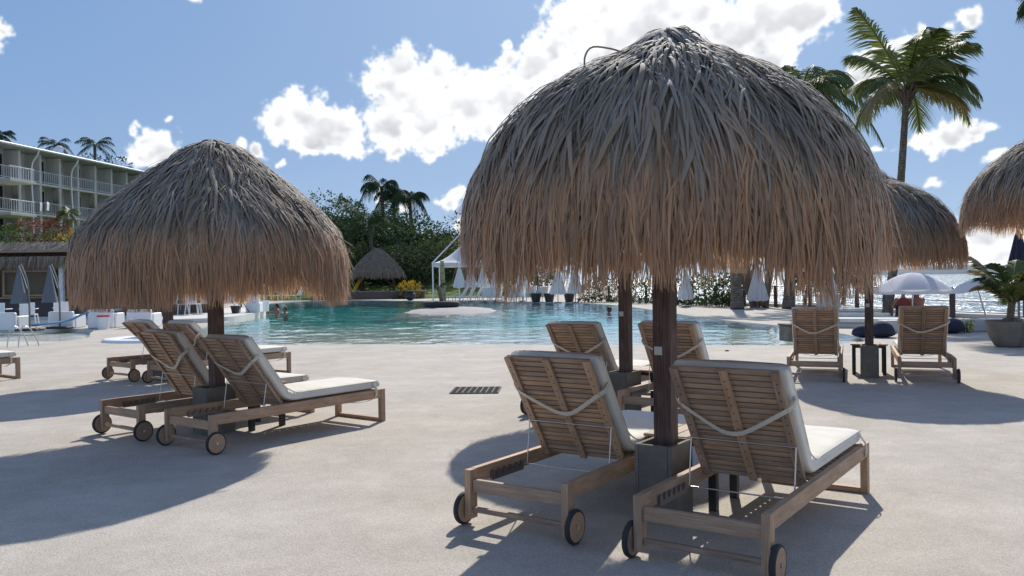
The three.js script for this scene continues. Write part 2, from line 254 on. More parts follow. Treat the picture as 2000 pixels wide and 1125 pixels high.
{ const pts = []; const r = RNG(4); for (let i = 0; i <= 60; i++) { const a = (20 + i * 0.6) * Math.PI / 180, d = 6500; pts.push([Math.sin(a) * d, Math.cos(a) * d, (20 + 52 * fbm(i * .22, 3, 4)) * sstep(0, 10, i)]); }
  const pos = [], idx = []; pts.forEach(([x, z, h], i) => { pos.push(x, -3, -z, x * 1.02, h * .7, -z * 1.02, x * 1.06, h, -z * 1.06, x * 1.15, -3, -z * 1.15); if (i) { const a = (i - 1) * 4, b = i * 4; for (let k = 0; k < 3; k++) idx.push(a + k, b + k, b + k + 1, a + k, b + k + 1, a + k + 1); } });
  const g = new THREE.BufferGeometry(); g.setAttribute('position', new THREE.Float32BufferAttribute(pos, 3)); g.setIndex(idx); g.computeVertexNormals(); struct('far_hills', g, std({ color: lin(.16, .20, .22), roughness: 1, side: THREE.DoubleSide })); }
// the slope behind the bar and behind the far side of the pool
{ const pos = [], uv = [], idx = [], nx = 60, nz = 50; const H = (x, z) => { const left = sstep(-21, -33, x) * 4.3 * sstep(36, 48, z) + sstep(-40, -80, x) * 14, back = sstep(67, 72, z) * (x < 3 ? 1 : 0) * (0.5 + 2.6 * sstep(70, 100, z)) * sstep(2, -5, x) + sstep(95, 160, z) * 6 * sstep(2, -10, x); if (Math.max(left, back) < .03) return -2.6; return Math.max(left, back) + .25 * (fbm(x * .2, z * .2, 3) - .5) * sstep(.2, 1, Math.max(left, back)) - .05; };
  for (let j = 0; j <= nz; j++) for (let i = 0; i <= nx; i++) { const x = -110 + i * 2, z = 30 + j * 3.2; pos.push(x, H(x, z), -z); uv.push(x, z); }
  for (let j = 0; j < nz; j++) for (let i = 0; i < nx; i++) { const a = j * (nx + 1) + i, b = a + 1, c = a + nx + 1, d = c + 1; idx.push(a, b, d, a, d, c); }
  const g = new THREE.BufferGeometry(); g.setAttribute('position', new THREE.Float32BufferAttribute(pos, 3)); g.setAttribute('uv', new THREE.Float32BufferAttribute(uv, 2)); g.setIndex(idx); g.computeVertexNormals(); struct('grass_slope', g, M.grass); }

// ------------------------------------------------------------------ sun loungers
const HINGE = 0.78, HINGE_Y = 0.30, BACK = 0.80;
const slatGeo = [0, 1, 2, 3].map((k) => box(0.575, 0.0295, 0.018, 0, 0, 0, 0.004, k * .37));
const seatSlat = box(0.60, 0.016, 0.06, 0, 0, 0, 0.003);
function ribbon(pts, w, side, t = 0.003) { // flat band through pts, width along `side`
  const c = new THREE.CatmullRomCurve3(pts.map((p) => new THREE.Vector3(...p)), false, 'catmullrom', .35), n = 28, pos = [], idx = [];
  for (let i = 0; i <= n; i++) { const p = c.getPoint(i / n), s = new THREE.Vector3(...side(i / n)).multiplyScalar(w / 2), tn = c.getTangent(i / n), nn = tn.clone().cross(s).normalize().multiplyScalar(t / 2);
    for (const [a, b] of [[1, 1], [-1, 1], [-1, -1], [1, -1]]) pos.push(p.x + s.x * a + nn.x * b, p.y + s.y * a + nn.y * b, p.z + s.z * a + nn.z * b); }
  for (let i = 0; i < n; i++) for (let k = 0; k < 4; k++) { const a = i * 4 + k, b = i * 4 + (k + 1) % 4; idx.push(a, b, b + 4, a, b + 4, a + 4); }
  const g = new THREE.BufferGeometry(); g.setAttribute('position', new THREE.Float32BufferAttribute(pos, 3)); g.setIndex(idx); g.computeVertexNormals(); return g;
}
function cushionGeo(ang, seed) { // bent mattress: swept rounded section, folds at the hinge
  const T = 0.082, W = 0.62, path = [], ca = Math.cos(ang), sa = Math.sin(ang), f0 = HINGE + 0.01, y0 = 0.336, r = RNG(seed);
  const topL = BACK - 0.065;
  for (let i = 0; i <= 16; i++) { const l = topL * (1 - i / 16); if (l > .1) path.push([f0 - ca * l, y0 + sa * l, Math.PI - ang]); }
  for (let i = 1; i < 8; i++) { const t = i / 8, a = lerp(.1, 0, t); path.push([f0 - ca * .1 * (1 - t) * (1 - t) + .1 * t * t, y0 + sa * .1 * (1 - t) * (1 - t), 0]); }
  for (let i = 0; i <= 20; i++) path.push([f0 + .1 + i / 20 * (1.955 - f0 - .1), y0, 0]);
  const n = path.length, sec = []; const NS = 40, rr = .036;
  for (let k = 0; k < NS; k++) { const a = k / NS * Math.PI * 2, cx = Math.cos(a), cy = Math.sin(a), e = .16; sec.push([Math.sign(cx) * Math.pow(Math.abs(cx), e) * W / 2, Math.sign(cy) * Math.pow(Math.abs(cy), .45) * T / 2]); }
  const pos = [], uv = [], idx = []; let run = 0;
  for (let i = 0; i < n; i++) {
    const a = path[Math.max(0, i - 1)], b = path[Math.min(n - 1, i + 1)], tx = b[0] - a[0], ty = b[1] - a[1], L = Math.hypot(tx, ty), nx = -ty / L, ny = tx / L; if (i) run += Math.hypot(path[i][0] - path[i - 1][0], path[i][1] - path[i - 1][1]);
    const end = Math.min(i, n - 1 - i), q = end === 0 ? .72 : end === 1 ? .95 : 1, nearH = Math.exp(-Math.pow((path[i][0] - f0 - .06) / .12, 2)), pinch = 1 + nearH * .05 * Math.sin(i * 2.4);
    sec.forEach(([x, y], k) => { const puff = y > 0 ? (1 - Math.pow(Math.abs(x) / (W / 2), 4)) * .014 * (noise2(run * 6 + seed, x * 7) + .3) + nearH * .012 * Math.sin(run * 95 + x * 3) : 0; const yy = (y * pinch + puff) * q + T / 2; pos.push(x * (q * .03 + .97), path[i][1] + ny * yy, -(path[i][0] + nx * yy)); uv.push(run, x + (y > 0 ? 0 : 1) * .7 + y * 1); });
  }
  for (let i = 0; i < n - 1; i++) for (let k = 0; k < NS; k++) { const a = i * NS + k, b = i * NS + (k + 1) % NS; idx.push(a, b, b + NS, a, b + NS, a + NS); }
  for (const [o, flip] of [[0, 1], [(n - 1) * NS, 0]]) for (let k = 1; k < NS - 1; k++) flip ? idx.push(o, o + k + 1, o + k) : idx.push(o, o + k, o + k + 1);
  const g = new THREE.BufferGeometry(); g.setAttribute('position', new THREE.Float32BufferAttribute(pos, 3)); g.setAttribute('uv', new THREE.Float32BufferAttribute(uv, 2)); g.setIndex(idx); g.computeVertexNormals(); return g;
}
function cushionPath(ang) { const ca = Math.cos(ang), sa = Math.sin(ang), f0 = HINGE + .01, y0 = .336, out = []; for (let i = 0; i <= 8; i++) { const l = lerp(BACK - .075, .12, i / 8); out.push([f0 - ca * l, y0 + sa * l, sa, ca]); } for (let i = 0; i <= 10; i++) out.push([lerp(f0 + .13, 1.945, i / 10), y0, 0, 1]); return out; }
const wheelDisc = new THREE.CylinderGeometry(.082, .082, .030, 28).rotateZ(Math.PI / 2), wheelTyre = new THREE.TorusGeometry(.083, .0125, 8, 32).rotateY(Math.PI / 2).scale(1.35, 1, 1), hubGeo = cyl(.011, .011, .044, 0, -.022, 0, 10).rotateZ(Math.PI / 2);
const dotGeo = merge(Array.from({ length: 13 }, (_, i) => new THREE.CylinderGeometry(.0048, .0048, .002, 8).rotateX(Math.PI / 2).translate(0, .06 + i * .056, .0276)));
function rackGeo(x) { const s = new THREE.Shape(); s.moveTo(0, 0); s.lineTo(.34, 0); s.lineTo(.34, .055); for (let k = 0; k < 5; k++) { const a = .34 - .02 - k * .062; s.lineTo(a, .055); s.lineTo(a - .012, .026); s.lineTo(a - .034, .026); s.lineTo(a - .040, .055); } s.lineTo(0, .055); s.closePath(); const g = new THREE.ExtrudeGeometry(s, { depth: .014, bevelEnabled: false }); g.rotateY(Math.PI / 2); return metres(g).translate(x, .232, -.17); }
function lounger(label, X, Z, heading, deg, seed, group) {
  const o = thing('sun_lounger', label, 'sun lounger', [X, 0, -Z], -heading * Math.PI / 180, group), r = RNG(seed), t = () => M.teak[Math.floor(r() * 4)];
  const ang = deg * Math.PI / 180;
  for (const s of [-1, 1]) {
    part('side_rail', box(.040, .088, 1.93, s * .327, .286, -.992), t(), o);
    part('leg', box(.044, .285, .070, s * .327, .185, -.005), t(), o);
    part('leg', box(.046, .331, .060, s * .327, .1655, -1.965), t(), o);
    const w = part('wheel', wheelDisc, t(), o); w.position.set(s * .372, .0955, 0); w.rotation.x = r() * 6;
    part('tyre', wheelTyre, M.rubber, w); part('hub', hubGeo, M.steel, w);
    part('ratchet_rack', rackGeo(s * .305 - (s > 0 ? .014 : 0)), M.dull, o);
  }
  part('head_rail', box(.606, .072, .034, 0, .235, -.005), t(), o);
  part('axle_bar', box(.606, .030, .030, 0, .0945, -.005), t(), o);
  part('foot_rail', box(.606, .072, .034, 0, .285, -1.965), t(), o);
  part('foot_stretcher', box(.606, .034, .050, 0, .019, -1.965), t(), o);
  for (let k = 0; k < 13; k++) { const m = part('seat_slat', seatSlat, t(), o); m.position.set(0, .318, -(HINGE + .06 + k * .087)); }
  const b = new THREE.Group(); b.name = 'backrest'; b.position.set(0, HINGE_Y, -HINGE); b.rotation.x = -(Math.PI / 2 - ang) * -1; o.add(b); // leans back towards the wheels
  for (let k = 0; k < 21; k++) { const m = part('slat', slatGeo[k % 4], t(), b); m.position.set((r() - .5) * .003, .02 + k * .0382, 0); m.rotation.z = (r() - .5) * .004; }
  for (const x of [-.272, 0, .272]) { const bt = part('batten', box(.046, BACK, .020, x, BACK / 2, .0175), t(), b); const d = part('screw_holes', dotGeo, M.black, bt); d.position.set(x, 0, 0); d.userData.kind = 'stuff'; }
  // steel prop: a bow hung from the backrest that stands in the racks
  const py = .30, bx = HINGE - Math.cos(ang) * py - Math.sin(ang) * .03, by = HINGE_Y + Math.sin(ang) * py - Math.cos(ang) * .03, fx = bx - .04;
  const prop = [rod([-.29, by, -bx], [-.29, .262, -fx], .0042), rod([.29, by, -bx], [.29, .262, -fx], .0042), rod([-.30, .262, -fx], [.30, .262, -fx], .0042), rod([-.30, by, -bx], [.30, by, -bx], .0034)];
  part('steel_prop', merge(prop), M.steel, o);
  part('mattress', cushionGeo(ang, seed), M.cushion, o);
  for (const s of [-1, 1]) part('piping', tube(cushionPath(ang).map(([f, y, nf, ny]) => [s * .304, y + ny * .073, -(f + nf * .073)]), .0055, 60, 5), M.strap, o);
  // elastic strap hanging in a V behind the slats
  const up = .56, sag = .13 + r() * .05, q = (x, l, off) => [x, HINGE_Y + Math.sin(ang) * l - Math.cos(ang) * off, -(HINGE - Math.cos(ang) * l - Math.sin(ang) * off)];
  const sx = (r() - .5) * .08;
  part('strap', ribbon([q(-.318, up, -.06), q(-.322, up, .0), q(-.26, up - .03, .036), q(sx - .06, up - sag, .040), q(sx + .06, up - sag, .040), q(.26, up - .02, .036), q(.322, up + .01, .0), q(.318, up + .01, -.06)], .032, () => [0, Math.sin(ang), Math.cos(ang)]), M.strap, o);
  part('strap', ribbon([[-.318, .40, -1.86], [-.356, .34, -1.86], [-.352, .26, -1.86], [-.2, .20, -1.86], [0, .175, -1.86], [.2, .20, -1.86], [.352, .26, -1.86], [.356, .34, -1.86], [.318, .40, -1.86]], .03, () => [0, 0, 1]), M.strap, o);
  return o;
}
const GL = 'wooden sun loungers in pairs under the thatched parasols';
lounger('slatted teak lounger beside the broad parasol post, on its drain grate side', .012, 4.767, 34.2, 56, 11, GL);
lounger('teak sun lounger on the seaward side of the stickered post, white cushion end fully lit', .900, 4.125, 34.7, 55, 12, GL);
lounger('teak lounger with long white cushion beside the grey box under the ragged-topped parasol', -2.783, 7.314, 36.7, 53, 13, GL);
lounger('teak lounger behind the grey box under the ragged-topped parasol, on its bar side', -3.668, 7.969, 37.2, 56, 14, GL);
lounger('upright teak lounger with broad pale slats beside the low stone block at the pool corner', 4.05, 11.46, 21.6, 56, 15, GL);
lounger('upright teak lounger in front of the lilac beach umbrella and its two sitters', 5.43, 11.18, 21.6, 57, 16, GL);
lounger('teak lounger next to the drain grate side of the middle parasol box, facing the water', .436, 8.80, 34.5, 53.5, 17, GL);
lounger('teak lounger whose back stands right behind the stickered post', 1.32, 8.16, 34.5, 57, 18, GL);
lounger('low-reclined teak lounger beside the round white fountain ring', -5.865, 12.73, 36.7, 44, 19, GL);
lounger('low-reclined teak lounger with its foot end at the open beach edge of the pool', -4.985, 12.10, 36.7, 44, 20, GL);
lounger('teak lounger standing apart near the bent steel ladder rail', -9.1, 11.8, 36.7, 50, 21, GL);

// ------------------------------------------------------------------ thatched parasols
const PROFILE = [[0, 2.875], [.10, 2.82], [.22, 2.745], [.40, 2.655], [.60, 2.545], [.82, 2.385], [1.02, 2.18], [1.14, 1.99], [1.20, 1.82], [1.22, 1.62], [1.22, 1.40], [1.22, 1.15]];
const PROFILE_STEEP = [[0, 2.74], [.10, 2.72], [.28, 2.64], [.54, 2.43], [.70, 2.29], [.98, 2.05], [1.17, 1.86], [1.23, 1.68], [1.24, 1.45], [1.24, 1.15]];
function profileAt(pf) { const acc = [0]; for (let i = 1; i < pf.length; i++) acc.push(acc[i - 1] + Math.hypot(pf[i][0] - pf[i - 1][0], pf[i][1] - pf[i - 1][1])); const S = acc[acc.length - 1];
  return { S, at(s) { s = clamp(s, 0, S); let i = 1; while (i < acc.length - 1 && acc[i] < s) i++; const t = (s - acc[i - 1]) / (acc[i] - acc[i - 1]), a = pf[i - 1], b = pf[i], l = acc[i] - acc[i - 1]; return [lerp(a[0], b[0], t), lerp(a[1], b[1], t), -(b[1] - a[1]) / l, (b[0] - a[0]) / l]; } }; }
function blade(out, P, th, s0, len, w, lift, colour, r, folds = 1, segs = 7, lean = null, flare = 0) {
  const { pos, col, idx } = out, base = pos.length / 3, wav = (r() - .5) * .5, ph = r() * 6, k3 = folds ? 3 : 2, drift = lean ?? (r() - .5) * .16, tw = (r() - .5) * 1.2;
  for (let i = 0; i <= segs; i++) {
    const t = i / segs, s = s0 + len * t, q = P.at(s), off = lift * (.25 + .75 * Math.sin(Math.PI * Math.min(1, t * 1.05))) + flare * t * t * t;
    const R = Math.max(.012, q[0] + q[2] * off), y = q[1] + q[3] * off, a = th + (drift * t + wav * .09 * Math.sin(t * 5 + ph)) / Math.max(.35, R);
    const ww = w * .5 * Math.min(1, .35 + t * 3.2) * Math.pow(1 - t * t * t, .8) + .0008, tg = [-Math.sin(a), Math.cos(a)];
    for (let k = 0; k < k3; k++) { const u = k3 === 3 ? k - 1 : k * 2 - 1, up = k3 === 3 && k === 1 ? ww * .42 : 0, tq = Math.sin(tw * t) * u * ww;
      pos.push((R + q[2] * (up + tq)) * Math.cos(a) + tg[0] * u * ww, y + q[3] * (up + tq), (R + q[2] * (up + tq)) * Math.sin(a) + tg[1] * u * ww); col.push(...colour); }
  }
  for (let i = 0; i < segs; i++) for (let k = 0; k < k3 - 1; k++) { const a = base + i * k3 + k, b = a + 1, c = a + k3, d = c + 1; idx.push(a, b, d, a, d, c); }
}
function geoOf(o) { const g = new THREE.BufferGeometry(); g.setAttribute('position', new THREE.Float32BufferAttribute(o.pos, 3)); g.setAttribute('color', new THREE.Float32BufferAttribute(o.col, 3)); g.setIndex(o.idx); g.computeVertexNormals(); return g; }
const fresh = () => ({ pos: [], col: [], idx: [] });
const grey = (r) => { const v = .13 + r() * r() * .27, w = r() * .05; return [v + .034 + w, v + .008 + w * .6, v - .026]; };
const brown = (r) => { const v = .75 + r() * .55; return [.56 * v, .355 * v, (.185 + r() * .04) * v]; };
const mixc = (a, b, t) => a.map((x, i) => lerp(x, b[i], t));
const fallS = 1.95;   // where hanging starts, along the profile
function canopyGeo(seed, pf, hem, nLeaf, nStrand, nSingle, uneven) {
  const P = profileAt(pf), r = RNG(seed), leaf = fresh(), strand = fresh(), single = [];
  const leaves = (n, lo, hi, l0, l1, w0, w1, lift, colour, target) => { // blades come in bunches that share a root, a lean and a tone
    for (let i = 0; i < n;) { const e0 = lo + (hi - lo) * Math.sqrt(r()), t0 = r() * Math.PI * 2, lean = (r() - .5) * .34, c0 = colour(), m = target ? 1 : 3 + Math.floor(r() * 8), spread = .02 + .05 * r(), up = lift * (.3 + r());
      for (let k = 0; k < m && i < n; k++, i++) { const e = e0 + (r() - .5) * .22, len = Math.min(e, lerp(l0, l1, r())), w = lerp(w0, w1, r() * r()), dst = target ? fresh() : leaf, R = Math.max(.3, P.at(e)[0]); blade(dst, P, t0 + (r() + r() - 1) * spread * 1.3 / R, Math.max(0, e - len), len, w, up * (.7 + .6 * r()), mixc(c0, colour(), .35), r, 1, 7, lean + (r() - .5) * .16); if (target) target.push(geoOf(dst)); } } };
  leaves(nLeaf * .35, .3, 1.85, .45, .8, .010, .028, .02, () => mixc(grey(r), brown(r), r() * .9));
  leaves(nLeaf * .45, .3, 1.68, .35, .7, .009, .028, .045, () => mixc(grey(r), brown(r), r() < .25 ? .6 * r() : .12 * r()));
  leaves(nLeaf * .20, .3, 1.45, .3, .6, .008, .024, .06, () => mixc(grey(r), brown(r), .15 * r()));
  leaves(nSingle, .6, 1.62, .4, .7, .026, .062, .055, () => mixc(grey(r), brown(r), r() < .2 ? .4 : .1 * r()), single);
  for (let i = 0; i < nStrand; i++) {
    const th = r() * Math.PI * 2, layer = r(), s0 = 1.05 + r() * .65, clump = noise2(Math.cos(th) * 6 + 20, Math.sin(th) * 6 + 20), end = P.S - Math.pow(r(), 1.35) * .50 + (clump - .5) * .34 - .03 - (uneven === undefined ? 0 : .30 * (1 - Math.max(0, Math.sin(th - uneven))));
    const c = mixc(brown(r), grey(r), r() < .3 ? r() * .6 : 0); blade(strand, P, th, s0, Math.max(.2, end - s0), .004 + r() * .009, -.16 * layer * layer + .02, c, r, 0, 6, null, r() < .13 ? (r() - .45) * .20 : 0);
  }
  return { leaf: geoOf(leaf), strand: geoOf(strand), single };
}
function hemmed(pf, y) { const p = pf.filter(([, h]) => h > y + .04); return [...p, [p[p.length - 1][0], y]]; }
const CAN = { near: canopyGeo(101, hemmed(PROFILE, 1.26), 1.3, 8200, 12500, 150, .3), left: canopyGeo(202, hemmed(PROFILE_STEEP, 1.20), 1.25, 7400, 11500, 130), short: canopyGeo(303, hemmed(PROFILE, 1.47), 1.5, 4600, 8500, 0) };
const lightBlockGeo = new THREE.LatheGeometry([[.0, 2.70], [.25, 2.58], [.6, 2.28], [.95, 1.98], [1.06, 1.84]].map(([a, b]) => new THREE.Vector2(a, b)), 40);
const capGeo = (() => { const o = fresh(), r = RNG(8), P = profileAt([[0, 2.91], [.05, 2.875], [.14, 2.80], [.26, 2.725], [.40, 2.66]]); for (let i = 0; i < 160; i++) blade(o, P, r() * 6.283, r() * .06, .22 + r() * .22, .014 + r() * .026, .02 + r() * .03, mixc(grey(r), [.5, .46, .38], r() < .25 ? .7 : 0), r); return geoOf(o); })();
function parasol(label, X, Z, kind, o = {}) {
  const t = thing('thatched_parasol', label, 'parasol', [X, 0, -Z], o.turn ?? 0, 'thatched palm parasols on wooden posts'), lift = o.lift ?? 0;
  const post = part('post', box(.114, 2.62 + lift, .114, 0, 1.312 + lift / 2, 0, .010), M.post, t); post.rotation.y = o.postTurn ?? -.6;
  const c = CAN[kind], up = (m) => { m.position.y = lift; m.rotation.y = o.spin ?? 0; m.rotation.z = o.tilt ?? 0; return m; };
  up(part('light_block_cone', lightBlockGeo, M.lining, t));  // opaque cone added under the thatch so sunlight cannot leak through
  const rb = (a) => rod([Math.cos(a) * .08, 2.60, Math.sin(a) * .08], [Math.cos(a) * 1.06, 1.80, Math.sin(a) * 1.06], .022);
  for (let k = 0; k < 8; k++) up(part('rafter', rb(k * Math.PI / 4 + .2), M.wood, t));
  const th = up(part('thatch', c.leaf, M.thatch, t)); th.userData.kind = 'stuff';
  const fr = up(part('thatch_fringe', c.strand, M.fringe, t)); fr.userData.kind = 'stuff';
  for (const g of c.single) up(part('palm_leaf', g, M.thatch, t));
  { const k = up(part('thatch_cap', capGeo, M.thatch, t)); k.userData.kind = 'stuff'; if (kind === 'left') k.position.y -= .11; }
  for (const pts of o.stray ?? []) part('stray_stem', tube(pts, .006, 16, 5), M.thatchStem, t);
  if (o.sticker) { const q = -(o.postTurn ?? -.6), s = part('sticker', box(.05, .05, .002, 0, 0, 0, 0), M.sticker, t); s.rotation.y = -q; s.position.set(-Math.sin(q) * .0585 - .018 * Math.cos(q), o.sticker, Math.cos(q) * .0585 - .018 * Math.sin(q)); }
  return t;
}
const par = [
  ['broad thatched parasol over the pair of loungers beside the stickered post', .912, 5.105, 'near', { sticker: .99, spin: .3, tilt: -.012, stray: [[[-.20, 2.70, .2], [-.34, 2.745, .2], [-.44, 2.75, .2], [-.475, 2.70, .2], [-.478, 2.64, .2]], [[.10, 2.82, .1], [.17, 2.86, .1], [.21, 2.84, .1]]] }],
  ['thatched parasol with a split ragged top, between the bar and the open pool edge', -2.84, 8.16, 'left', { spin: 1.1, postTurn: -.65, stray: [[[1.05, 1.93, .1], [1.22, 1.84, .1], [1.34, 1.765, .1]]] }],
  ['thatched parasol standing behind the broad one, with the coconut palm trunk behind it', 4.98, 11.9, 'short', { spin: 2.0, postTurn: -.4, sticker: 1.0 }],
  ['thatched parasol mostly hidden behind the broad one, its post between two pool-facing loungers', 1.19, 8.98, 'short', { spin: 2.9, sticker: 1.05, tilt: .01 }],
  ['thatched parasol hidden behind the ragged-topped one, near the round fountain ring', -5.16, 12.77, 'short', { spin: .9 }],
  ['tall thatched parasol with a high trimmed hem above the potted palm side', 6.80, 10.3, 'short', { spin: 4.1, lift: .40 }],
];
for (const [l, x, z, k, o] of par) parasol(l, x, z, k, o);
// grey concrete boxes round the posts and low tables beside them
function postBox(label, X, Z, turn, h = .45) {
  const o = thing('post_box', label, 'planter box', [X, 0, -Z], -turn, 'grey concrete boxes at the parasol posts'), w = .235, d = .31, t = .025;
  part('side_panel', box(t, h, d, -w / 2 + t / 2, h / 2, 0), M.concrete, o); part('side_panel', box(t, h, d, w / 2 - t / 2, h / 2, 0), M.concrete, o);
  part('end_panel', box(w - 2 * t - .002, h, t, 0, h / 2, -d / 2 + t / 2), M.concrete, o); part('end_panel', box(w - 2 * t - .002, h, t, 0, h / 2, d / 2 - t / 2), M.concrete, o);
  part('gravel_fill', box(w - 2 * t - .004, .02, d - 2 * t - .004, 0, h * .72, 0, 0), M.stone, o); return o;
}
function sideTable(label, X, Z, turn) {
  const o = thing('side_table', label, 'table', [X, 0, -Z], -turn, 'low dark tables beside the parasol posts');
  for (let k = 0; k < 5; k++) part('plank', box(.094, .02, .44, -.2 + k * .1, .43, 0), M.teak[3], o);
  for (const [x, z] of [[-1, -1], [1, -1], [-1, 1], [1, 1]]) part('leg', box(.05, .418, .05, x * .2, .209, z * .18), M.black, o);
  part('frame', merge([box(.35, .03, .02, 0, .395, -.18), box(.35, .03, .02, 0, .395, .18)]), M.black, o); return o;
}
const posts = [[par[0], 34.5, 'the broad front parasol'], [par[1], 37, 'the ragged-topped parasol'], [par[2], 21.6, 'the parasol before the coconut palm'], [par[3], 34.5, 'the half-hidden middle parasol'], [par[4], 36.7, 'the parasol by the fountain ring']];
for (const [p, a, nm] of posts) { const ra = a * Math.PI / 180, s = Math.sin(ra), c = Math.cos(ra); postBox('grey concrete box around the foot of ' + nm, p[1] - s * .035, p[2] - c * .035, ra); sideTable('low dark-legged plank table behind the post of ' + nm, p[1] + s * .42, p[2] + c * .42, ra); }

// ------------------------------------------------------------------ vegetation
function quadLeaf(o, c, dir, up, l, w) { // a folded leaf of two triangles
  const s = new THREE.Vector3().crossVectors(dir, up).normalize().multiplyScalar(w / 2), b = o.pos.length / 3, t = c.clone().addScaledVector(dir, l), m = c.clone().addScaledVector(dir, l * .5).addScaledVector(up, -w * .15);
  o.pos.push(c.x, c.y, c.z, m.x + s.x, m.y + s.y, m.z + s.z, t.x, t.y, t.z, m.x - s.x, m.y - s.y, m.z - s.z); o.idx.push(b, b + 1, b + 2, b, b + 2, b + 3);
}
function plainGeo(o) { const g = new THREE.BufferGeometry(); g.setAttribute('position', new THREE.Float32BufferAttribute(o.pos, 3)); g.setIndex(o.idx); g.computeVertexNormals(); return g; }
function lobes(list, density, leaf, r) { // leaves through the outer shell of several lobes
  const o = { pos: [], idx: [] }, d = new THREE.Vector3(), up = new THREE.Vector3(), c = new THREE.Vector3();
  for (const [x, y, z, rx, ry, rz] of list) { const n = Math.round(density * (rx * ry + ry * rz + rx * rz) / (leaf * leaf) * .9);
    for (let i = 0; i < n; i++) { d.set(r() - .5, r() - .5, r() - .5).normalize(); const q = .55 + .5 * Math.sqrt(r()), bump = .8 + .45 * noise2(d.x * 3 + x * 2 + 30, d.y * 3 + d.z * 2 + y + 30); c.set(x + d.x * rx * q * bump, y + d.y * ry * q * bump, z + d.z * rz * q * bump);
      const dir = d.clone().multiplyScalar(.6).add(new THREE.Vector3(r() - .5, r() - .7, r() - .5)).normalize(); up.set(r() - .5, r() + .2, r() - .5).normalize(); quadLeaf(o, c, dir, up, leaf * (.7 + r() * .8), leaf * (.45 + r() * .4)); } }
  return o;
}
function tree(name, label, [x, y, z], H, R, mat, seed, opt = {}) {
  const r = RNG(seed), t = thing(name, label, opt.category ?? 'tree', [x, y, z], 0, opt.group), trunkH = H * (opt.bare ?? .3), list = [];
  const limbs = [tube([[0, -.3, 0], [R * .05, trunkH * .5, 0], [0, trunkH, R * .05]], .035 * H * .5, 6, 7)];
  const nl = opt.lobes ?? 9;
  for (let k = 0; k < nl; k++) { const a = k * 2.4 + r(), rad = R * (.25 + .5 * Math.sqrt(r())) * (k ? 1 : 0), h = trunkH + (H - trunkH) * (.2 + .62 * r() * (1 - rad / R * .45)), lr = R * (.32 + .24 * r()); const c = [Math.cos(a) * rad, k ? h : H - lr * .9, Math.sin(a) * rad]; list.push([...c, lr, lr * (.62 + .2 * r()), lr]); limbs.push(tube([[0, trunkH * .75, 0], [c[0] * .4, lerp(trunkH, c[1], .6), c[2] * .4], c], .012 * H * .5, 5, 5)); }
  part('trunk', merge(limbs), M.wood, t);
  part('crown', plainGeo(lobes(list, opt.density ?? 3.4, opt.leaf ?? .30, r)), mat, t).userData.kind = 'stuff';
  return t;
}
function shrub(name, label, pos, R, H, mat, seed, leaf = .12, group, density = 3.6) {
  const r = RNG(seed), t = thing(name, label, 'shrub', pos, 0, group), list = []; const n = Math.max(3, Math.round(R / H * 4));
  for (let k = 0; k < n; k++) list.push([(k / (n - 1) - .5) * 2 * (R - H * .4) * (n > 3 ? 1 : .6), H * (.42 + .16 * r()), (r() - .5) * R * .5, H * .45, H * (.38 + .16 * r()), H * .42]);
  for (const k of [-.5, 0, .5]) part('stem', tube([[k * R * .5, -.05, 0], [k * R * .6, H * .3, .02], [k * R, H * .6, 0]], .02, 4, 5), M.wood, t);
  part('foliage', plainGeo(lobes(list, density, leaf, r)), mat, t).userData.kind = 'stuff'; return t;
}
function frondGeo(L, rise, droop, r, n = 30, leaf = .55, hang = .5) { // grows along +x from the origin
  const o = { pos: [], idx: [] }, path = (t) => new THREE.Vector3(L * t * (1 - .22 * t * t * droop), L * (rise * t - droop * t * t), 0), axis = [];
  for (let i = 0; i <= 8; i++) axis.push(path(i / 8).toArray());
  for (let i = 1; i <= n; i++) { const t = .1 + .9 * i / n, p = path(t), tg = path(Math.min(1, t + .01)).sub(path(t - .01)).normalize(), l = leaf * Math.sin(Math.PI * (.12 + .83 * t)) * (.85 + .3 * r());
    for (const s of [-1, 1]) { const d = new THREE.Vector3(0, 0, s).multiplyScalar(.8).addScaledVector(tg, .65 + .4 * r()).add(new THREE.Vector3(0, -hang * (.6 + .8 * r()), 0)).normalize(); const b = o.pos.length / 3, m = p.clone().addScaledVector(d, l * .45), e = p.clone().addScaledVector(d, l).add(new THREE.Vector3(0, -l * .28 * hang * 2, 0)), w = tg.clone().multiplyScalar(.02 + .012 * leaf);
      o.pos.push(...p.clone().sub(w).toArray(), ...p.clone().add(w).toArray(), ...m.clone().add(w).toArray(), ...m.clone().sub(w).toArray(), ...e.toArray()); o.idx.push(b, b + 1, b + 2, b, b + 2, b + 3, b + 3, b + 2, b + 4); } }
  return merge([plainGeo(o), tube(axis, .016 * Math.sqrt(L), 8, 4)].map((g) => { g = flat(g); g.deleteAttribute('uv'); return g; }));
}
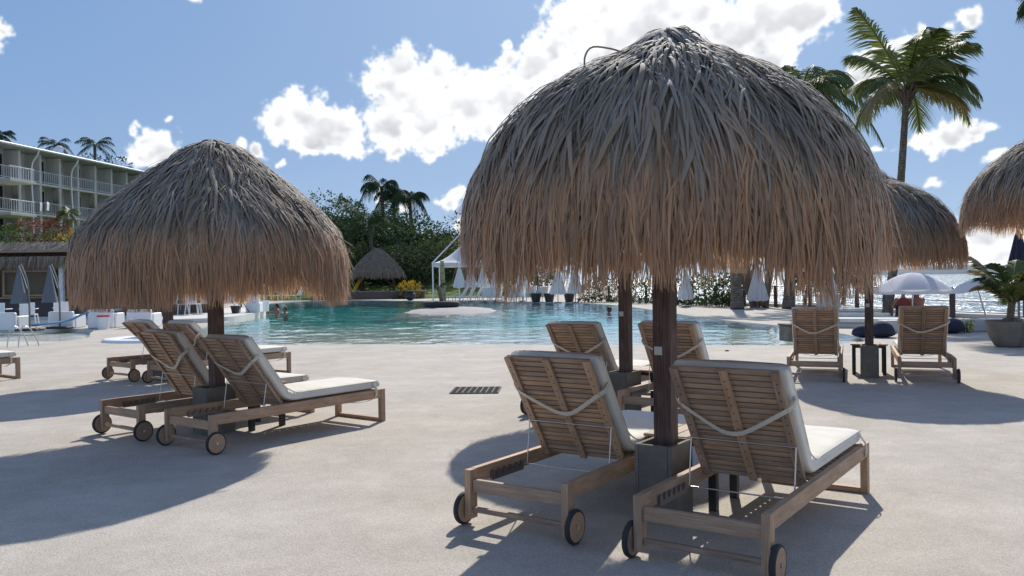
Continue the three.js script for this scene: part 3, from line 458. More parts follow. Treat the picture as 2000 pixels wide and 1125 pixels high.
function palm(label, base, top, o = {}) { // trunk from base to top, crown of fronds
  const r = RNG(o.seed ?? 1), t = thing(o.name ?? 'palm_tree', label, 'palm tree', base, 0, o.group), d = [top[0] - base[0], top[1] - base[1], top[2] - base[2]], w = o.width ?? .17;
  const c = new THREE.CatmullRomCurve3([0, .3, .65, 1].map((k) => new THREE.Vector3(d[0] * Math.pow(k, o.bend ?? 1.3), d[1] * k, d[2] * k))), segs = 40, g = new THREE.TubeGeometry(c, segs, 1, 12), p = g.attributes.position, uv = g.attributes.uv;
  for (let i = 0; i <= segs; i++) { const q = c.getPoint(i / segs), rad = w * (1.15 - .4 * i / segs + .3 * Math.exp(-i / 2.2)) * (i % 2 ? 1 : .955); for (let k = 0; k <= 12; k++) { const v = i * 13 + k; p.setXYZ(v, q.x + (p.getX(v) - q.x) * rad, q.y + (p.getY(v) - q.y) * rad, q.z + (p.getZ(v) - q.z) * rad); uv.setXY(v, k / 12, i / segs * d[1] / 1.2); } }
  g.computeVertexNormals(); part('trunk', g, M.bark, t);
  const n = o.fronds ?? 20, L = o.length ?? 2.4, wind = o.wind ?? [0, 0], mats = o.mats ?? [M.frond];
  const hub = new THREE.Group(); 
  for (let k = 0; k < n; k++) { const lev = k / n, a0 = k * 2.399 + r() * .4; let dx = Math.cos(a0) + wind[0], dz = Math.sin(a0) + wind[1]; const a = Math.atan2(dz, dx), len = L * (.72 + .38 * r()) * (1 - .25 * lev), rise = lerp(o.low ?? -.05, o.high ?? 1.25, lev) + (r() - .5) * .2, dr = (o.droop ?? .75) * (.75 + .5 * r());
    const f = part('frond', frondGeo(len, rise, dr, r, o.leaflets ?? 30, o.leaf ?? .6, o.hang ?? .5), o.dry && k < o.dry ? M.frondDry : mats[k % mats.length], t); f.position.set(...d); f.rotation.y = -a; }
  if (o.boot) part('crown_shaft', merge(Array.from({ length: 14 }, (_, k) => { const a = k * 2.4; return rod([d[0] + Math.cos(a) * w * .5, d[1] - .55 + (k % 4) * .1, d[2] + Math.sin(a) * w * .5], [d[0] + Math.cos(a) * w * 2.0, d[1] - .05 + (k % 3) * .12, d[2] + Math.sin(a) * w * 2.0], .045, 5); })), M.wood, t);
  return t;
}
const sub = (p, y) => [p[0], y, p[2]];
// coconut palms on the sea side
palm('tall coconut palm with wind-blown crown standing clear above the sea-side parasol', onGround(1732, 622), atDepth(1771, 176, 28.2), { seed: 3, fronds: 24, length: 3.0, width: .135, wind: [.5, -.1], high: 1.8, low: .28, droop: .74, leaflets: 60, leaf: .95, hang: .4, dry: 2, boot: true, bend: .8 });
palm('coconut palm whose crown leans out behind the broad parasol', onGround(1540, 603), atDepth(1568, 168, 38.5), { seed: 5, fronds: 24, length: 4.3, width: .21, wind: [.35, 0], high: 1.1, low: -.3, droop: .8, leaflets: 46, leaf: 1.1, dry: 2, bend: 1.1 });
palm('straight palm trunk by the pool rim, crown hidden by the broad parasol', onGround(1440, 604), atDepth(1425, 290, 38.2), { seed: 6, fronds: 14, length: 2.6, width: .23, leaflets: 26, leaf: .8 });
palm('leaning palm trunk beside a closed white parasol at the railing', onGround(1492, 601), atDepth(1530, 320, 40), { seed: 8, fronds: 14, length: 2.6, width: .16, leaflets: 26, leaf: .8, bend: .9 });
palm('palm reaching its frond tips over the trimmed parasol', [10.5, 0, -12.5], atDepth(2092, -35, 12.6), { seed: 9, fronds: 18, length: 1.05, width: .15, leaflets: 40, leaf: .45, mats: [M.frondDark], wind: [-.1, 0] });
{ const p = onGround(1462, 601); const t = thing('dead_trunk', 'dark split dead trunk beside the straight palm trunk', 'tree trunk', p); part('trunk', tube([[.35, -.1, 0], [.2, .5, .05], [-.1, 1.3, 0], [-.25, 2.4, 0]], .26, 14, 9), M.wood, t); part('branch', tube([[-.1, 1.2, 0], [.25, 1.7, .1], [.3, 2.3, .1]], .12, 8, 7), M.wood, t); }
for (const [u, v, z, h, sd, lab] of [[1572, 601, 37.6, 1.35, 21, 'young palm with a thick stem in front of the railing'], [1646, 598, 39, 1.25, 22, 'slim young palm behind the tallest closed parasol']]) { const b = onGround(u, v); palm(lab, b, [b[0] + .2, h, b[2]], { name: 'young_palm', seed: sd, fronds: 15, length: 1.3, width: .08, leaflets: 20, leaf: .5, high: 1.1, low: -.1, mats: [M.frondDark], group: 'young palms at the railing' }); }
// the wood behind the pool
const WOOD = 'trees behind the far side of the pool';
const woodTree = (u, vTop, z, R, mat, sd, label, opt = {}) => { const p = atDepth(u, vTop, z), y = opt.y ?? 1.2; tree('broadleaf_tree', label, [p[0], y, p[2]], p[1] - y, R, mat, sd, { group: WOOD, bare: .18, ...opt }); };
woodTree(640, 366, 92, 5.2, M.leafB, 41, 'light green tree with a small sprig top beside the ragged-topped parasol', { lobes: 12 });
woodTree(676, 376, 100, 5.4, M.leafA, 42, 'flat-topped tree next to the royal palms', { lobes: 12 });
woodTree(610, 395, 84, 4.4, M.leafC, 43, 'dark tree peeping out beside the ragged-topped parasol');
woodTree(735, 420, 94, 5.0, M.leafC, 44, 'dark tree under the tall royal palm', { lobes: 12 });
woodTree(800, 408, 90, 5.6, M.leafA, 45, 'wide mid-green tree below the drooping royal palms', { lobes: 14 });
woodTree(845, 438, 86, 4.4, M.leafA, 46, 'sloping-edged tree at the open sky gap', { lobes: 11 });
woodTree(700, 470, 80, 4.2, M.leafC, 47, 'dark low tree behind the thatched hut');
woodTree(770, 475, 79, 4.4, M.leafC, 48, 'dark low tree beside the thatched hut and croton');
woodTree(828, 490, 76, 3.4, M.leafC, 49, 'dark low tree behind the yellow croton');
woodTree(900, 408, 88, 2.9, M.leafC, 50, 'open dark tree with sky showing through it, next to the white tent', { density: 1.3, lobes: 10, bare: .3 });
woodTree(893, 455, 82, 3.6, M.leafB, 51, 'light green tree rising behind the white tent', { lobes: 10 });
woodTree(955, 480, 78, 4.2, M.leafB, 52, 'bright green tree hidden behind the tent peak');
woodTree(1010, 500, 74, 4.0, M.leafA, 53, 'round tree behind the row of white sunbeds');
woodTree(590, 450, 76, 3.8, M.leafC, 54, 'dark tree behind the bar end of the pool');
woodTree(640, 480, 78, 3.8, M.leafC, 55, 'dark low tree between parasol and hut');
woodTree(520, 455, 80, 5.0, M.leafA, 56, 'tall tree straight behind the ragged-topped parasol');
woodTree(430, 450, 80, 5.0, M.leafC, 57, 'tree behind the ragged-topped parasol on the hotel side');
woodTree(330, 440, 84, 5.0, M.leafA, 58, 'tree between the hotel end and the pool wood', { y: 3 });
for (const [u, v, z, w, L, sd, lab] of [[745, 366, 96, .24, 4.2, 61, 'tallest royal palm rising above the pool wood'], [800, 388, 96, .24, 3.8, 62, 'royal palm with drooping fronds at the sky gap side'], [768, 384, 98, .22, 3.5, 63, 'royal palm squeezed between its two neighbours']]) { const p = atDepth(u, v, z); palm(lab, [p[0] + .3, 3, p[2]], p, { name: 'royal_palm', seed: sd, fronds: 15, length: L, width: w, leaflets: 34, leaf: 1.15, hang: .8, high: 1.4, low: .25, droop: 1.1, mats: [M.frondDark], group: 'royal palms above the wood' }); }
{ const p = atDepth(722, 440, 77); palm('coconut palm with spreading fronds behind the thatched hut', [p[0] + .2, 2, p[2]], p, { seed: 64, fronds: 20, length: 4.2, width: .2, leaflets: 30, leaf: 1, high: 1.6, low: -.1, droop: .55, mats: [M.frondDark, M.leafA] }); }
for (const [u, v, z, L, sd, lab] of [[108, 284, 105, 2.6, 65, 'small dark palm peeping over the hotel roof ridge'], [185, 284, 100, 3.2, 66, 'dark palm standing highest above the hotel roof'], [2, 264, 95, 2.0, 67, 'palm tips showing above the hotel wing roof']]) { const p = atDepth(u, v, z); palm(lab, [p[0], 8, p[2]], p, { seed: sd, fronds: 15, length: L, width: .2, leaflets: 24, leaf: .8, high: 1.3, low: -.1, mats: [M.frondDark], group: 'palms behind the hotel' }); }
for (const [u, v, z, R, sd, lab] of [[228, 300, 104, 3.4, 71, 'dark tree crown at the far end of the hotel roof'], [180, 296, 108, 3.6, 72, 'dark tree crown below the palm over the hotel roof']]) { const p = atDepth(u, v, z); tree('broadleaf_tree', lab, [p[0], 7.5, p[2]], p[1] - 7.5, R, M.leafC, sd, { group: 'trees behind the hotel' }); }
// shrubs
const crotonMat = phy({ color: lin(.50, .33, .025), roughness: .9, specularIntensity: .3, transmission: .3, side: THREE.DoubleSide }), crotonRed = phy({ color: lin(.22, .08, .05), roughness: .9, specularIntensity: .3, transmission: .3, side: THREE.DoubleSide });
{ const p = onGround(805, 583); shrub('croton_shrub', 'yellow croton hedge beside the thatched hut', [p[0] - .1, .0, -68.2], 1.15, 1.45, crotonMat, 81, .16); shrub('croton_shrub', 'dark green undergrowth at the foot of the yellow croton', [p[0] - .3, 0, -67.9], 1.2, .75, M.leafA, 82, .14); }
{ const p = atDepth(1888, 648, 20.5); shrub('croton_shrub', 'tiny yellow-green plant on the low wall by the potted palm', [p[0], .0, p[2]], .22, .32, phy({ color: lin(.45, .42, .03), roughness: .5, transmission: .3, side: THREE.DoubleSide }), 83, .07); }
const hedge = [[1150, 592, .9, 1.3], [1185, 592, 1.1, 1.4], [1260, 594, 1.2, 1.35], [1322, 597, 1.0, 1.5], [1365, 598, 1.0, 1.6], [1400, 600, .9, 1.5], [1425, 601, .6, 1.5]];
hedge.forEach(([u, v, R, h], k) => { const p = onGround(u, v - 1.5); shrub('hedge_shrub', ['dense green hedge shrub behind the railing at the tent end', 'leafy shrub behind the railing near the straight palm trunk'][k < 3 ? 0 : 1], p, R, h, [M.leafC, M.leafA, M.leafB][k % 3], 90 + k, .16, k < 3 ? 'hedge shrubs at the tent end' : 'hedge shrubs at the palm end'); });
const bush = [[20, 470, 54, 1.3, 2.2, M.leafB, 'leafy green bush below the hotel wing'], [70, 452, 57, 1.5, 2.0, crotonRed, 'red-brown bush in front of the hotel, by the drainpipe'], [108, 448, 60, 1.3, 1.9, crotonRed, 'red-brown bush in front of the hotel, next to the small light palm'], [95, 472, 55, 1.2, 1.3, M.leafB, 'light green low bush under the red-brown ones'], [130, 470, 57, 1.0, 1.2, crotonMat, 'yellow-tinged bush beside the ragged-topped parasol edge'], [8, 500, 44, .9, 1.6, M.leafB, 'green bush behind the bar roof']];
bush.forEach(([u, v, z, R, h, m, l], k) => { const p = atDepth(u, v, z); shrub('bush', l, [p[0], p[1] - h * .55, p[2]], R, h, m, 110 + k, .22, null, 3.2); });
{ const p = atDepth(132, 416, 61); palm('small light green palm before the hotel balconies', [p[0], 4, p[2]], p, { name: 'young_palm', seed: 68, fronds: 13, length: 1.2, width: .07, leaflets: 18, leaf: .5 }); }

// ------------------------------------------------------------------ hotel on the slope
{
  const A = [-37.2, 62], ang = Math.atan2(2.6, 17), o = thing('hotel', 'long three-storey hotel with grey balconies and pale metal roof on the slope', 'hotel', [A[0], 0, -A[1]], 0); o.rotation.y = -ang; // local -z runs along the facade, +x faces the pool
  const floors = [4.5, 6.95, 9.35], eave = 11.75, bay = 2.25, nb = 14, wallM = M.plaster, plasterM = M.plaster;  // wall and all piers use the same plain plaster
  part('wall', box(6, eave - 1.5, 42, -5.0, (eave + 1.5) / 2, -11, 0).translate(.69, 0, 0), plasterM, o);
  const dark = M.glassDark, railM = std({ color: lin(.60, .62, .64), roughness: .7 });
  const bayGeo = { slab: box(1.3, .16, bay - .01, 0, 0, 0, .01), pier: box(1.25, 1, .22, 0, 0, 0, .01), stone: box(.5, 1, .5, 0, 0, 0, .02), door: box(.05, 1.95, 1.25, 0, 0, 0, .005), rail: box(.05, .05, bay - .14, 0, 0, 0, .01), bal: box(.022, .78, .03, 0, 0, 0, 0), frame: box(.07, 2.05, .06, 0, 0, 0, .005) };
  for (let k = -4; k < nb; k++) for (let f = 0; f < 3; f++) {
    const z = -(k + .5) * bay, y = floors[f], h = (f < 2 ? floors[f + 1] : eave) - y;
    const s = part('balcony_floor', bayGeo.slab, wallM, o); s.position.set(-.655, y, z);
    const d = part('balcony_door', bayGeo.door, dark, o); d.position.set(-1.29, y + 1.06, z + (k % 2 ? .2 : -.2)); const fr = part('door_frame', bayGeo.frame, M.white, d); fr.position.set(.0, 0, .66);
    const p = part('pier', bayGeo.pier, k % 2 ? wallM : plasterM, o); p.scale.y = h - .17; p.position.set(-.67, y + h / 2, z + bay / 2); if (k % 2 && f < 2) { const st = part('stone_pillar', bayGeo.stone, M.stone, o); st.scale.y = h - .17; st.position.set(-.3, y + h / 2, z + bay / 2); }
    const rl = part('balustrade', bayGeo.rail, railM, o); rl.position.set(-.06, y + .98, z);
    for (let b = 0; b < 9; b++) { const q = part('baluster', bayGeo.bal, railM, rl); q.position.set(0, -.42, (b - 4) * .235); }
    const lo = part('rail_bottom', bayGeo.rail, railM, rl); lo.position.set(0, -.80, 0);
  }
  const rs = new THREE.Shape(); rs.moveTo(.7, 0); rs.lineTo(.7, .2); rs.lineTo(-5, 1.0); rs.lineTo(-10.5, .2); rs.lineTo(-10.5, 0); rs.closePath();
  const rg = new THREE.ExtrudeGeometry(rs, { depth: 44, bevelEnabled: false }); const roof = part('roof', metres(rg).translate(0, eave, -33.5), M.roofMetal, o);
  for (let k = 0; k < 60; k++) { const a = -32.9 + k * .61, m = part('roof_seam', rod([.68, eave + .23, a], [-4.9, eave + 1.02, a], .03, 5), M.roofMetal, roof); }
  part('gutter', tube([[.75, eave + .1, 10], [.75, eave + .1, -15], [.75, eave + .1, -33]], .09, 4, 7), M.white, o);
  for (const z of [-3.4, -8.0]) part('drainpipe', tube([[.72, eave + .05, z], [.5, eave - .4, z], [.12, eave - .9, z], [.12, 7, z], [.12, 4, z]], .065, 30, 7), M.white, o);
  // projecting wing at the near end
  for (const [y, i] of [[6.6, 0], [9.0, 1]]) { const s = part('wing_balcony', box(2.2, .2, 2.6, 1.0, y, .1, .02), wallM, o); part('wing_rail', box(.05, .05, 2.5, 2.0, y + 1.0, .1, .01), M.white, s); for (let b = 0; b < 10; b++) part('wing_baluster', box(.03, .9, .03, 2.0, y + .54, -1.05 + b * .25, 0), M.white, s); }
  const t1 = atDepth(86, 396, 66.0);
  for (const [u, v] of [[80, 398], [93, 397]]) { const p = atDepth(u, v, 65.6); const g = ribbon([[p[0], p[1] - .55, p[2]], [p[0] + .05, p[1] - .1, p[2] + .02], [p[0] + .02, p[1] + .1, p[2]]], .62, () => [.25, 0, 1]); solo('towel', g, M.whiteCloth, u < 85 ? 'white towel hung over the hotel balustrade' : 'white towel with a slanting fold over the hotel balustrade', 'towel'); }
  const dish = atDepth(141, 297, 72); const dsh = thing('satellite_dish', 'pale round dish on the hotel roof', 'satellite dish', [dish[0] - 1, eave, dish[2]]); part('dish', new THREE.SphereGeometry(.6, 20, 8, 0, 6.283, 0, .9).rotateX(1.2).translate(0, .9, 0), M.white, dsh); part('mast', cyl(.04, .04, .8, 0, .2, 0, 8), M.dull, dsh);
}

// ------------------------------------------------------------------ pool bar and its terrace
{
  const o = thing('pool_bar', 'open pool bar under a long thatched eave', 'bar', [-20.6, 0, -35.2]);
  const r = RNG(400), leaf = fresh();
  const strip = (x, y0, z0, y1, z1, w, c) => { const b = leaf.pos.length / 3, j = (r() - .5) * .1; leaf.pos.push(x - w, y0, z0, x + w, y0, z0, x + j + w * .7, lerp(y0, y1, .6) + .05, lerp(z0, z1, .6), x + j - w * .7, lerp(y0, y1, .6) + .05, lerp(z0, z1, .6), x + j, y1, z1); for (let k = 0; k < 5; k++) leaf.col.push(...c); leaf.idx.push(b, b + 1, b + 2, b, b + 2, b + 3, b + 3, b + 2, b + 4); };
  for (let i = 0; i < 5200; i++) { const t = r(), x = -5 + r() * 12.5, y = lerp(3.35, 2.55, t), z = lerp(-2.2, .75, t); strip(x, y + r() * .05, z, y - .28 - r() * .25, z + .4 + r() * .22 * (1 - t), .012 + r() * .016, mixc(grey(r), brown(r), r() * .35)); }
  for (let i = 0; i < 3200; i++) { const x = -5 + r() * 12.5, z = .6 + r() * .3; strip(x, 2.62, z, 2.0 + r() * .3, z + .12 + r() * .1, .010 + r() * .014, mixc(grey(r), brown(r), r() * .4)); }
  part('thatch', geoOf(leaf), M.thatch, o).userData.kind = 'stuff';
  part('roof_deck', box(12.6, .06, 3.2, 1.25, 2.82, -.7, 0).rotateX(0), M.lining, o);
  for (const x of [-4.6, -1.2, 2.2, 5.6]) part('post', box(.16, 2.5, .16, x, 1.25, .35), x === 2.2 ? M.white : M.post, o);
  part('back_wall', box(12.6, 2.7, .15, 1.25, 1.35, -2.6, 0), std({ color: lin(.22, .17, .13), roughness: .9 }), o);
  for (let k = 0; k < 3; k++) { const f = part('hatch_frame', merge([box(2.1, .1, .08, -2.6 + k * 3.4, 2.05, .3), box(2.1, .08, .08, -2.6 + k * 3.4, 1.05, .3), box(.09, .92, .08, -3.6 + k * 3.4, 1.55, .3), box(.09, .92, .08, -1.6 + k * 3.4, 1.55, .3)]), M.teak[3], o); part('hatch_panel', box(1.9, .9, .03, -2.6 + k * 3.4, 1.55, .22), std({ color: lin(.13, .10, .07), roughness: .8 }), f); }
  part('counter', box(11.5, .9, .7, 1.2, .45, -.6, .02), std({ color: lin(.10, .085, .085), roughness: .7 }), o);
  part('counter_top', box(11.8, .06, .9, 1.2, .935, -.55, .02), M.teak[1], o);
  for (const [x, y] of [[-4.0, 1.6], [-4.0, 1.25], [2.9, 1.45]]) part('shelf_board', box(.9, .14, .25, x, y, -.1), M.stone, o);
}
{ // raised bar terrace with a pale rim over the water
  const rim = smooth([[-10.95, 31.9], [-10.95, 35.8], [-11.45, 39.6], [-12.9, 42.8], [-16, 44.4], [-24, 44.6], [-24, 31.6], [-16, 31.2], [-12, 31.0]], 6);
  const t = struct('bar_terrace', merge([sheet(rim, [], .16), bandXZ(rim, -.9, .16)].map((g) => flat(g))), M.plaster);
}
function whiteChair(label, pos, turn, group) {
  const o = thing('plastic_chair', label, 'chair', pos, turn, group);
  part('seat', box(.48, .03, .46, 0, .44, 0, .01), M.white, o); const b = part('backrest', box(.48, .42, .03, 0, .65, .24, .012), M.white, o);
  for (const [x, z] of [[-1, -1], [1, -1], [-1, 1], [1, 1]]) part('leg', rod([x * .22, .43, z * .2], [x * .27, 0, z * .26], .022, 7), M.white, o);
  for (const s of [-1, 1]) part('armrest', box(.04, .03, .42, s * .25, .64, .02, .008), M.white, o); return o;
}
const GC = 'white plastic chairs on the bar terrace';
whiteChair('white plastic chair in front of the grey closed parasol, its back to the channel', [-16.9, 0, -29.8], .3, GC);
whiteChair('white plastic chair half behind its twin by the channel', [-16.2, 0, -30.6], .5, GC);
whiteChair('white plastic chair beside the end block seat at the channel', [-17.9, 0, -29.9], 0, GC);
for (const [u, z, tn, l] of [[378, 35.2, 0, 'white plastic chair framed between the two parasol posts'], [402, 36, .5, 'white plastic chair half hidden by the ragged-topped parasol post'], [352, 35.4, -.7, 'white plastic chair turned sideways beside the hidden parasol post'], [447, 36.2, .3, 'white plastic chair next to the speaker tripod']]) { const p = atDepth(u, 620, z); whiteChair(l, [p[0], .16, p[2]], tn, GC); }
function whiteSofa(label, u, v, w, h) { const p = onGround(u, v), o = thing('lounge_seat', label, 'outdoor seat', p, 0, 'white block seats along the bar'); part('body', box(w, h * .6, .7, 0, h * .3, -.36, .05), M.white, o); part('backrest', box(w, h * .98, .16, 0, h * .49, .09, .05), M.white, o); for (const s of [-1, 1]) part('armrest', box(.12, h * .78, .7, s * (w / 2 - .05), h * .39, -.37, .04), M.white, o); return o; }
whiteSofa('square white block seat behind the parasol foot at the channel', 123, 641, .84, .58);
whiteSofa('white block seat behind the red-lidded tub', 200, 641, .84, .64);
whiteSofa('white block seat behind the low-reclined loungers', 275, 640, .82, .62);
whiteSofa('white block seat at the channel end', 8, 646, .9, .6);
{ const p = onGround(202, 643), o = thing('tub', 'small white tub with a red lid', 'tub', p); part('body', cyl(.17, .19, .40, 0, 0, 0, 20), M.white, o); part('lid', cyl(.20, .19, .06, 0, .40, 0, 20), M.red, o); }
{ const p = onGround(65, 645), q = onGround(175, 641); solo('hose', tube([[p[0], .16, p[2] + .1], [(p[0] * 2 + q[0]) / 3, .2, p[2] + .15], [(p[0] + q[0] * 2) / 3, .30, q[2] + .3], [q[0], .5, q[2] + .3], [q[0] + 1, .62, q[2] - .2]], .035, 30, 6), M.blue, 'pale blue hose drooping along the channel edge', 'hose'); }
function furled(name, label, pos, H, R, hem, mat, poleMat, group) { // closed parasol: pole, tied canopy in folds
  const o = thing(name, label, 'parasol', pos, 0, group), n = 48, pos2 = [], idx = [], rows = [[.02, H], [R * .28, H - .12 * (H - hem)], [R * .55, lerp(H, hem, .45)], [R * .82, lerp(H, hem, .75)], [R, hem + .06], [R * .93, hem]];
  rows.forEach(([rr, y], i) => { for (let k = 0; k < n; k++) { const a = k / n * 6.2832, q = rr * (1 + .2 * Math.cos(k / n * 6.2832 * 8) * Math.min(1, i / 2)); pos2.push(Math.cos(a) * q, y + (i > 3 ? .03 * Math.cos(a * 8) : 0), Math.sin(a) * q); } });
  for (let i = 0; i < rows.length - 1; i++) for (let k = 0; k < n; k++) { const a = i * n + k, b = i * n + (k + 1) % n; idx.push(a, b, b + n, a, b + n, a + n); }
  const g = new THREE.BufferGeometry(); g.setAttribute('position', new THREE.Float32BufferAttribute(pos2, 3)); g.setIndex(idx); g.computeVertexNormals(); part('canopy', g, mat, o);
  part('pole', cyl(.025, .025, H + .08, 0, 0, 0, 10), poleMat, o); part('foot', cyl(.24, .20, .06, 0, 0, 0, 20), M.dull, o); return o;
}
{ const a = onGround(58, 646), b = onGround(117, 642); for (const [p, u, l] of [[a, 42, 'grey closed cantilever parasol with a bent arm, beside the white chairs'], [b, 110, 'grey closed cantilever parasol standing before the square white seat']]) { const o = thing('cantilever_parasol', l, 'parasol', p, 0, 'closed grey parasols at the channel'); part('pole', tube([[0, 0, 0], [0, 1, 0], [-.06, 1.6, 0], [-.25, 2.15, 0]], .03, 20, 7), M.dull, o); const g = new THREE.ConeGeometry(.26, 1.25, 14, 3, true); const q = g.attributes.position; for (let i = 0; i < q.count; i++) { const an = Math.atan2(q.getZ(i), q.getX(i)), k = 1 + .2 * Math.cos(an * 7); q.setX(i, q.getX(i) * k); q.setZ(i, q.getZ(i) * k); } g.computeVertexNormals(); part('canopy', g.translate(-.32, 1.50, 0), M.greyCloth, o); part('arm', tube([[-.02, 1.35, .05], [-.14, 1.75, .05], [-.28, 2.1, .03]], .018, 10, 6), M.steel, o); part('foot', box(.7, .07, .5, 0, .035, 0, .02), M.black, o); } }
{ const p = onGround(22, 678), o = thing('ladder_rail', 'bent steel ladder rail at the channel edge', 'handrail', p); o.scale.setScalar(.62); for (const s of [0, .42]) part('rail', tube([[s - .1, 0, .1], [s - .05, .5, .05], [s + .02, .78, -.05], [s + .14, .7, -.25], [s + .3, .1, -.55], [s + .34, -.5, -.6]], .022, 26, 8), M.steel, o); }
{ // things on the end of the bar terrace
  const g = (u, z) => { const p = atDepth(u, 620, z); return [p[0], .16, p[2]]; };
  let o = thing('speaker_tripod', 'black tripod with a small speaker on the bar terrace', 'tripod', g(472, 36.5)); part('mast', cyl(.022, .022, 1.3, 0, .25, 0, 8), M.black, o); for (let k = 0; k < 3; k++) part('leg', rod([0, .55, 0], [Math.cos(k * 2.1) * .35, 0, Math.sin(k * 2.1) * .35], .018, 6), M.black, o); part('speaker', box(.2, .3, .2, 0, .98, 0, .03), M.black, o); part('spot_lamp', new THREE.SphereGeometry(.07, 12, 8).translate(.1, .72, .1), M.white, o);
  o = thing('cushion_block', 'white two-step block on the bar terrace tip', 'outdoor seat', g(497, 37)); part('lower_block', box(.62, .42, .5, 0, .21, 0, .04), M.white, o); part('upper_block', box(.6, .4, .22, -.1, .60, -.16, .04), M.white, o);
  o = thing('bin', 'round white bin with a bottle at the terrace tip', 'bin', g(516, 38.2)); part('body', cyl(.2, .24, .48, 0, 0, 0, 18), M.white, o); part('bottle', cyl(.045, .03, .3, 0, .48, 0, 10), M.white, o);
  o = thing('drum', 'dark round pot next to the speaker tripod', 'pot', g(460, 36)); part('body', cyl(.14, .2, .3, 0, 0, 0, 16), M.black, o); part('rim', new THREE.TorusGeometry(.2, .02, 6, 20).rotateX(Math.PI / 2).translate(0, .3, 0), M.black, o);
}
{ const p = onGround(298, 664), o = thing('fountain_ring', 'round white fountain ring sunk in the terrace', 'fountain', [p[0], 0, p[2]]); part('rim', new THREE.LatheGeometry([[.82, -.02], [.82, .05], [.86, .07], [1.12, .07], [1.17, .05], [1.19, -.02]].map(([a, b]) => new THREE.Vector2(a, b)), 48), M.white, o); part('water', new THREE.CircleGeometry(.83, 40).rotateX(-Math.PI / 2).translate(0, .03, 0), phy({ color: lin(.25, .3, .32), roughness: .05, ior: 1.33, bumpMap: TX.ripple, bumpScale: .01 }), o); }
{ // drain grate let into the terrace
  const p = onGround(930, 763), o = thing('drain_grate', 'dark square drain grate in the terrace floor', 'drain grate', p, -.06), w = .60; part('pit', box(w, .004, w, 0, .003, 0, 0), M.concrete, o);
  for (let k = 0; k <= 8; k++) { part('bar', box(.018, .010, w, (k / 8 - .5) * w, .011, 0, .002), M.castIron, o); part('bar', box(w, .008, .018, 0, .010, (k / 8 - .5) * w, .002), M.castIron, o); } }

// ------------------------------------------------------------------ island, hut, tent, far side
{ const isl = smooth([[-4.6, 38.6], [-3.6, 37.7], [-1.9, 37.8], [-1.0, 39.4], [-1.3, 42.2], [-3.0, 43.2], [-4.6, 41.5]], 6); let cx = -2.9, cz = 40.4;
  const pos = [], idx = [], n = isl.length, rows = [[2.2, -.7], [1.25, -.10], [1, .0], [.97, .04], [.7, .11], [.4, .15], [.001, .16]]; for (const [k, y] of rows) for (const [x, z] of isl) pos.push(cx + (x - cx) * k, y, -(cz + (z - cz) * k)); for (let i = 0; i < rows.length - 1; i++) for (let k = 0; k < n; k++) { const a = i * n + k, b = i * n + (k + 1) % n; idx.push(a, b, b + n, a, b + n, a + n); }
  const g = new THREE.BufferGeometry(); g.setAttribute('position', new THREE.Float32BufferAttribute(pos, 3)); g.setIndex(idx); g.computeVertexNormals(); const uv = []; for (let i = 0; i < pos.length; i += 3) uv.push(pos[i], pos[i + 2]); g.setAttribute('uv', new THREE.Float32BufferAttribute(uv, 2)); struct('pool_island', g, std({ map: TX.plaster, color: lin(.58, .56, .57), roughness: .9 }));
  const o = thing('round_planter', 'black tyre-like ring planter on the pool island', 'planter', [-3.35, .14, -40.5]); part('ring', new THREE.TorusGeometry(.72, .15, 12, 40).rotateX(Math.PI / 2).scale(1, .95, .8).translate(0, .16, 0), M.rubber, o); part('soil', new THREE.CircleGeometry(.66, 30).rotateX(-Math.PI / 2).translate(0, .18, 0), M.wood, o); part('stump', tube([[0, .1, 0], [-.04, .5, 0], [-.13, .9, .05]], .09, 10, 8), M.bark, o);
  for (let k = 0; k < 6; k++) { const q = part('palm_shoot', frondGeo(.9, 1.3, .6, RNG(500 + k), 14, .4), M.frondDark, o); q.position.set(-.13, .9, .05); q.rotation.y = k * 1.05; q.visible = true; q.scale.setScalar(k < 2 ? .5 : .01 + .2); } }
{ const o = thing('pool_pot', 'black bulging pot on the far pool edge', 'pot', [-7.45, 0, -62.3]); part('body', new THREE.SphereGeometry(.42, 20, 12).scale(1, .8, 1).translate(0, .34, 0), M.black, o); part('rim', new THREE.TorusGeometry(.26, .05, 8, 20).rotateX(Math.PI / 2).translate(0, .66, 0), M.rubber, o); }
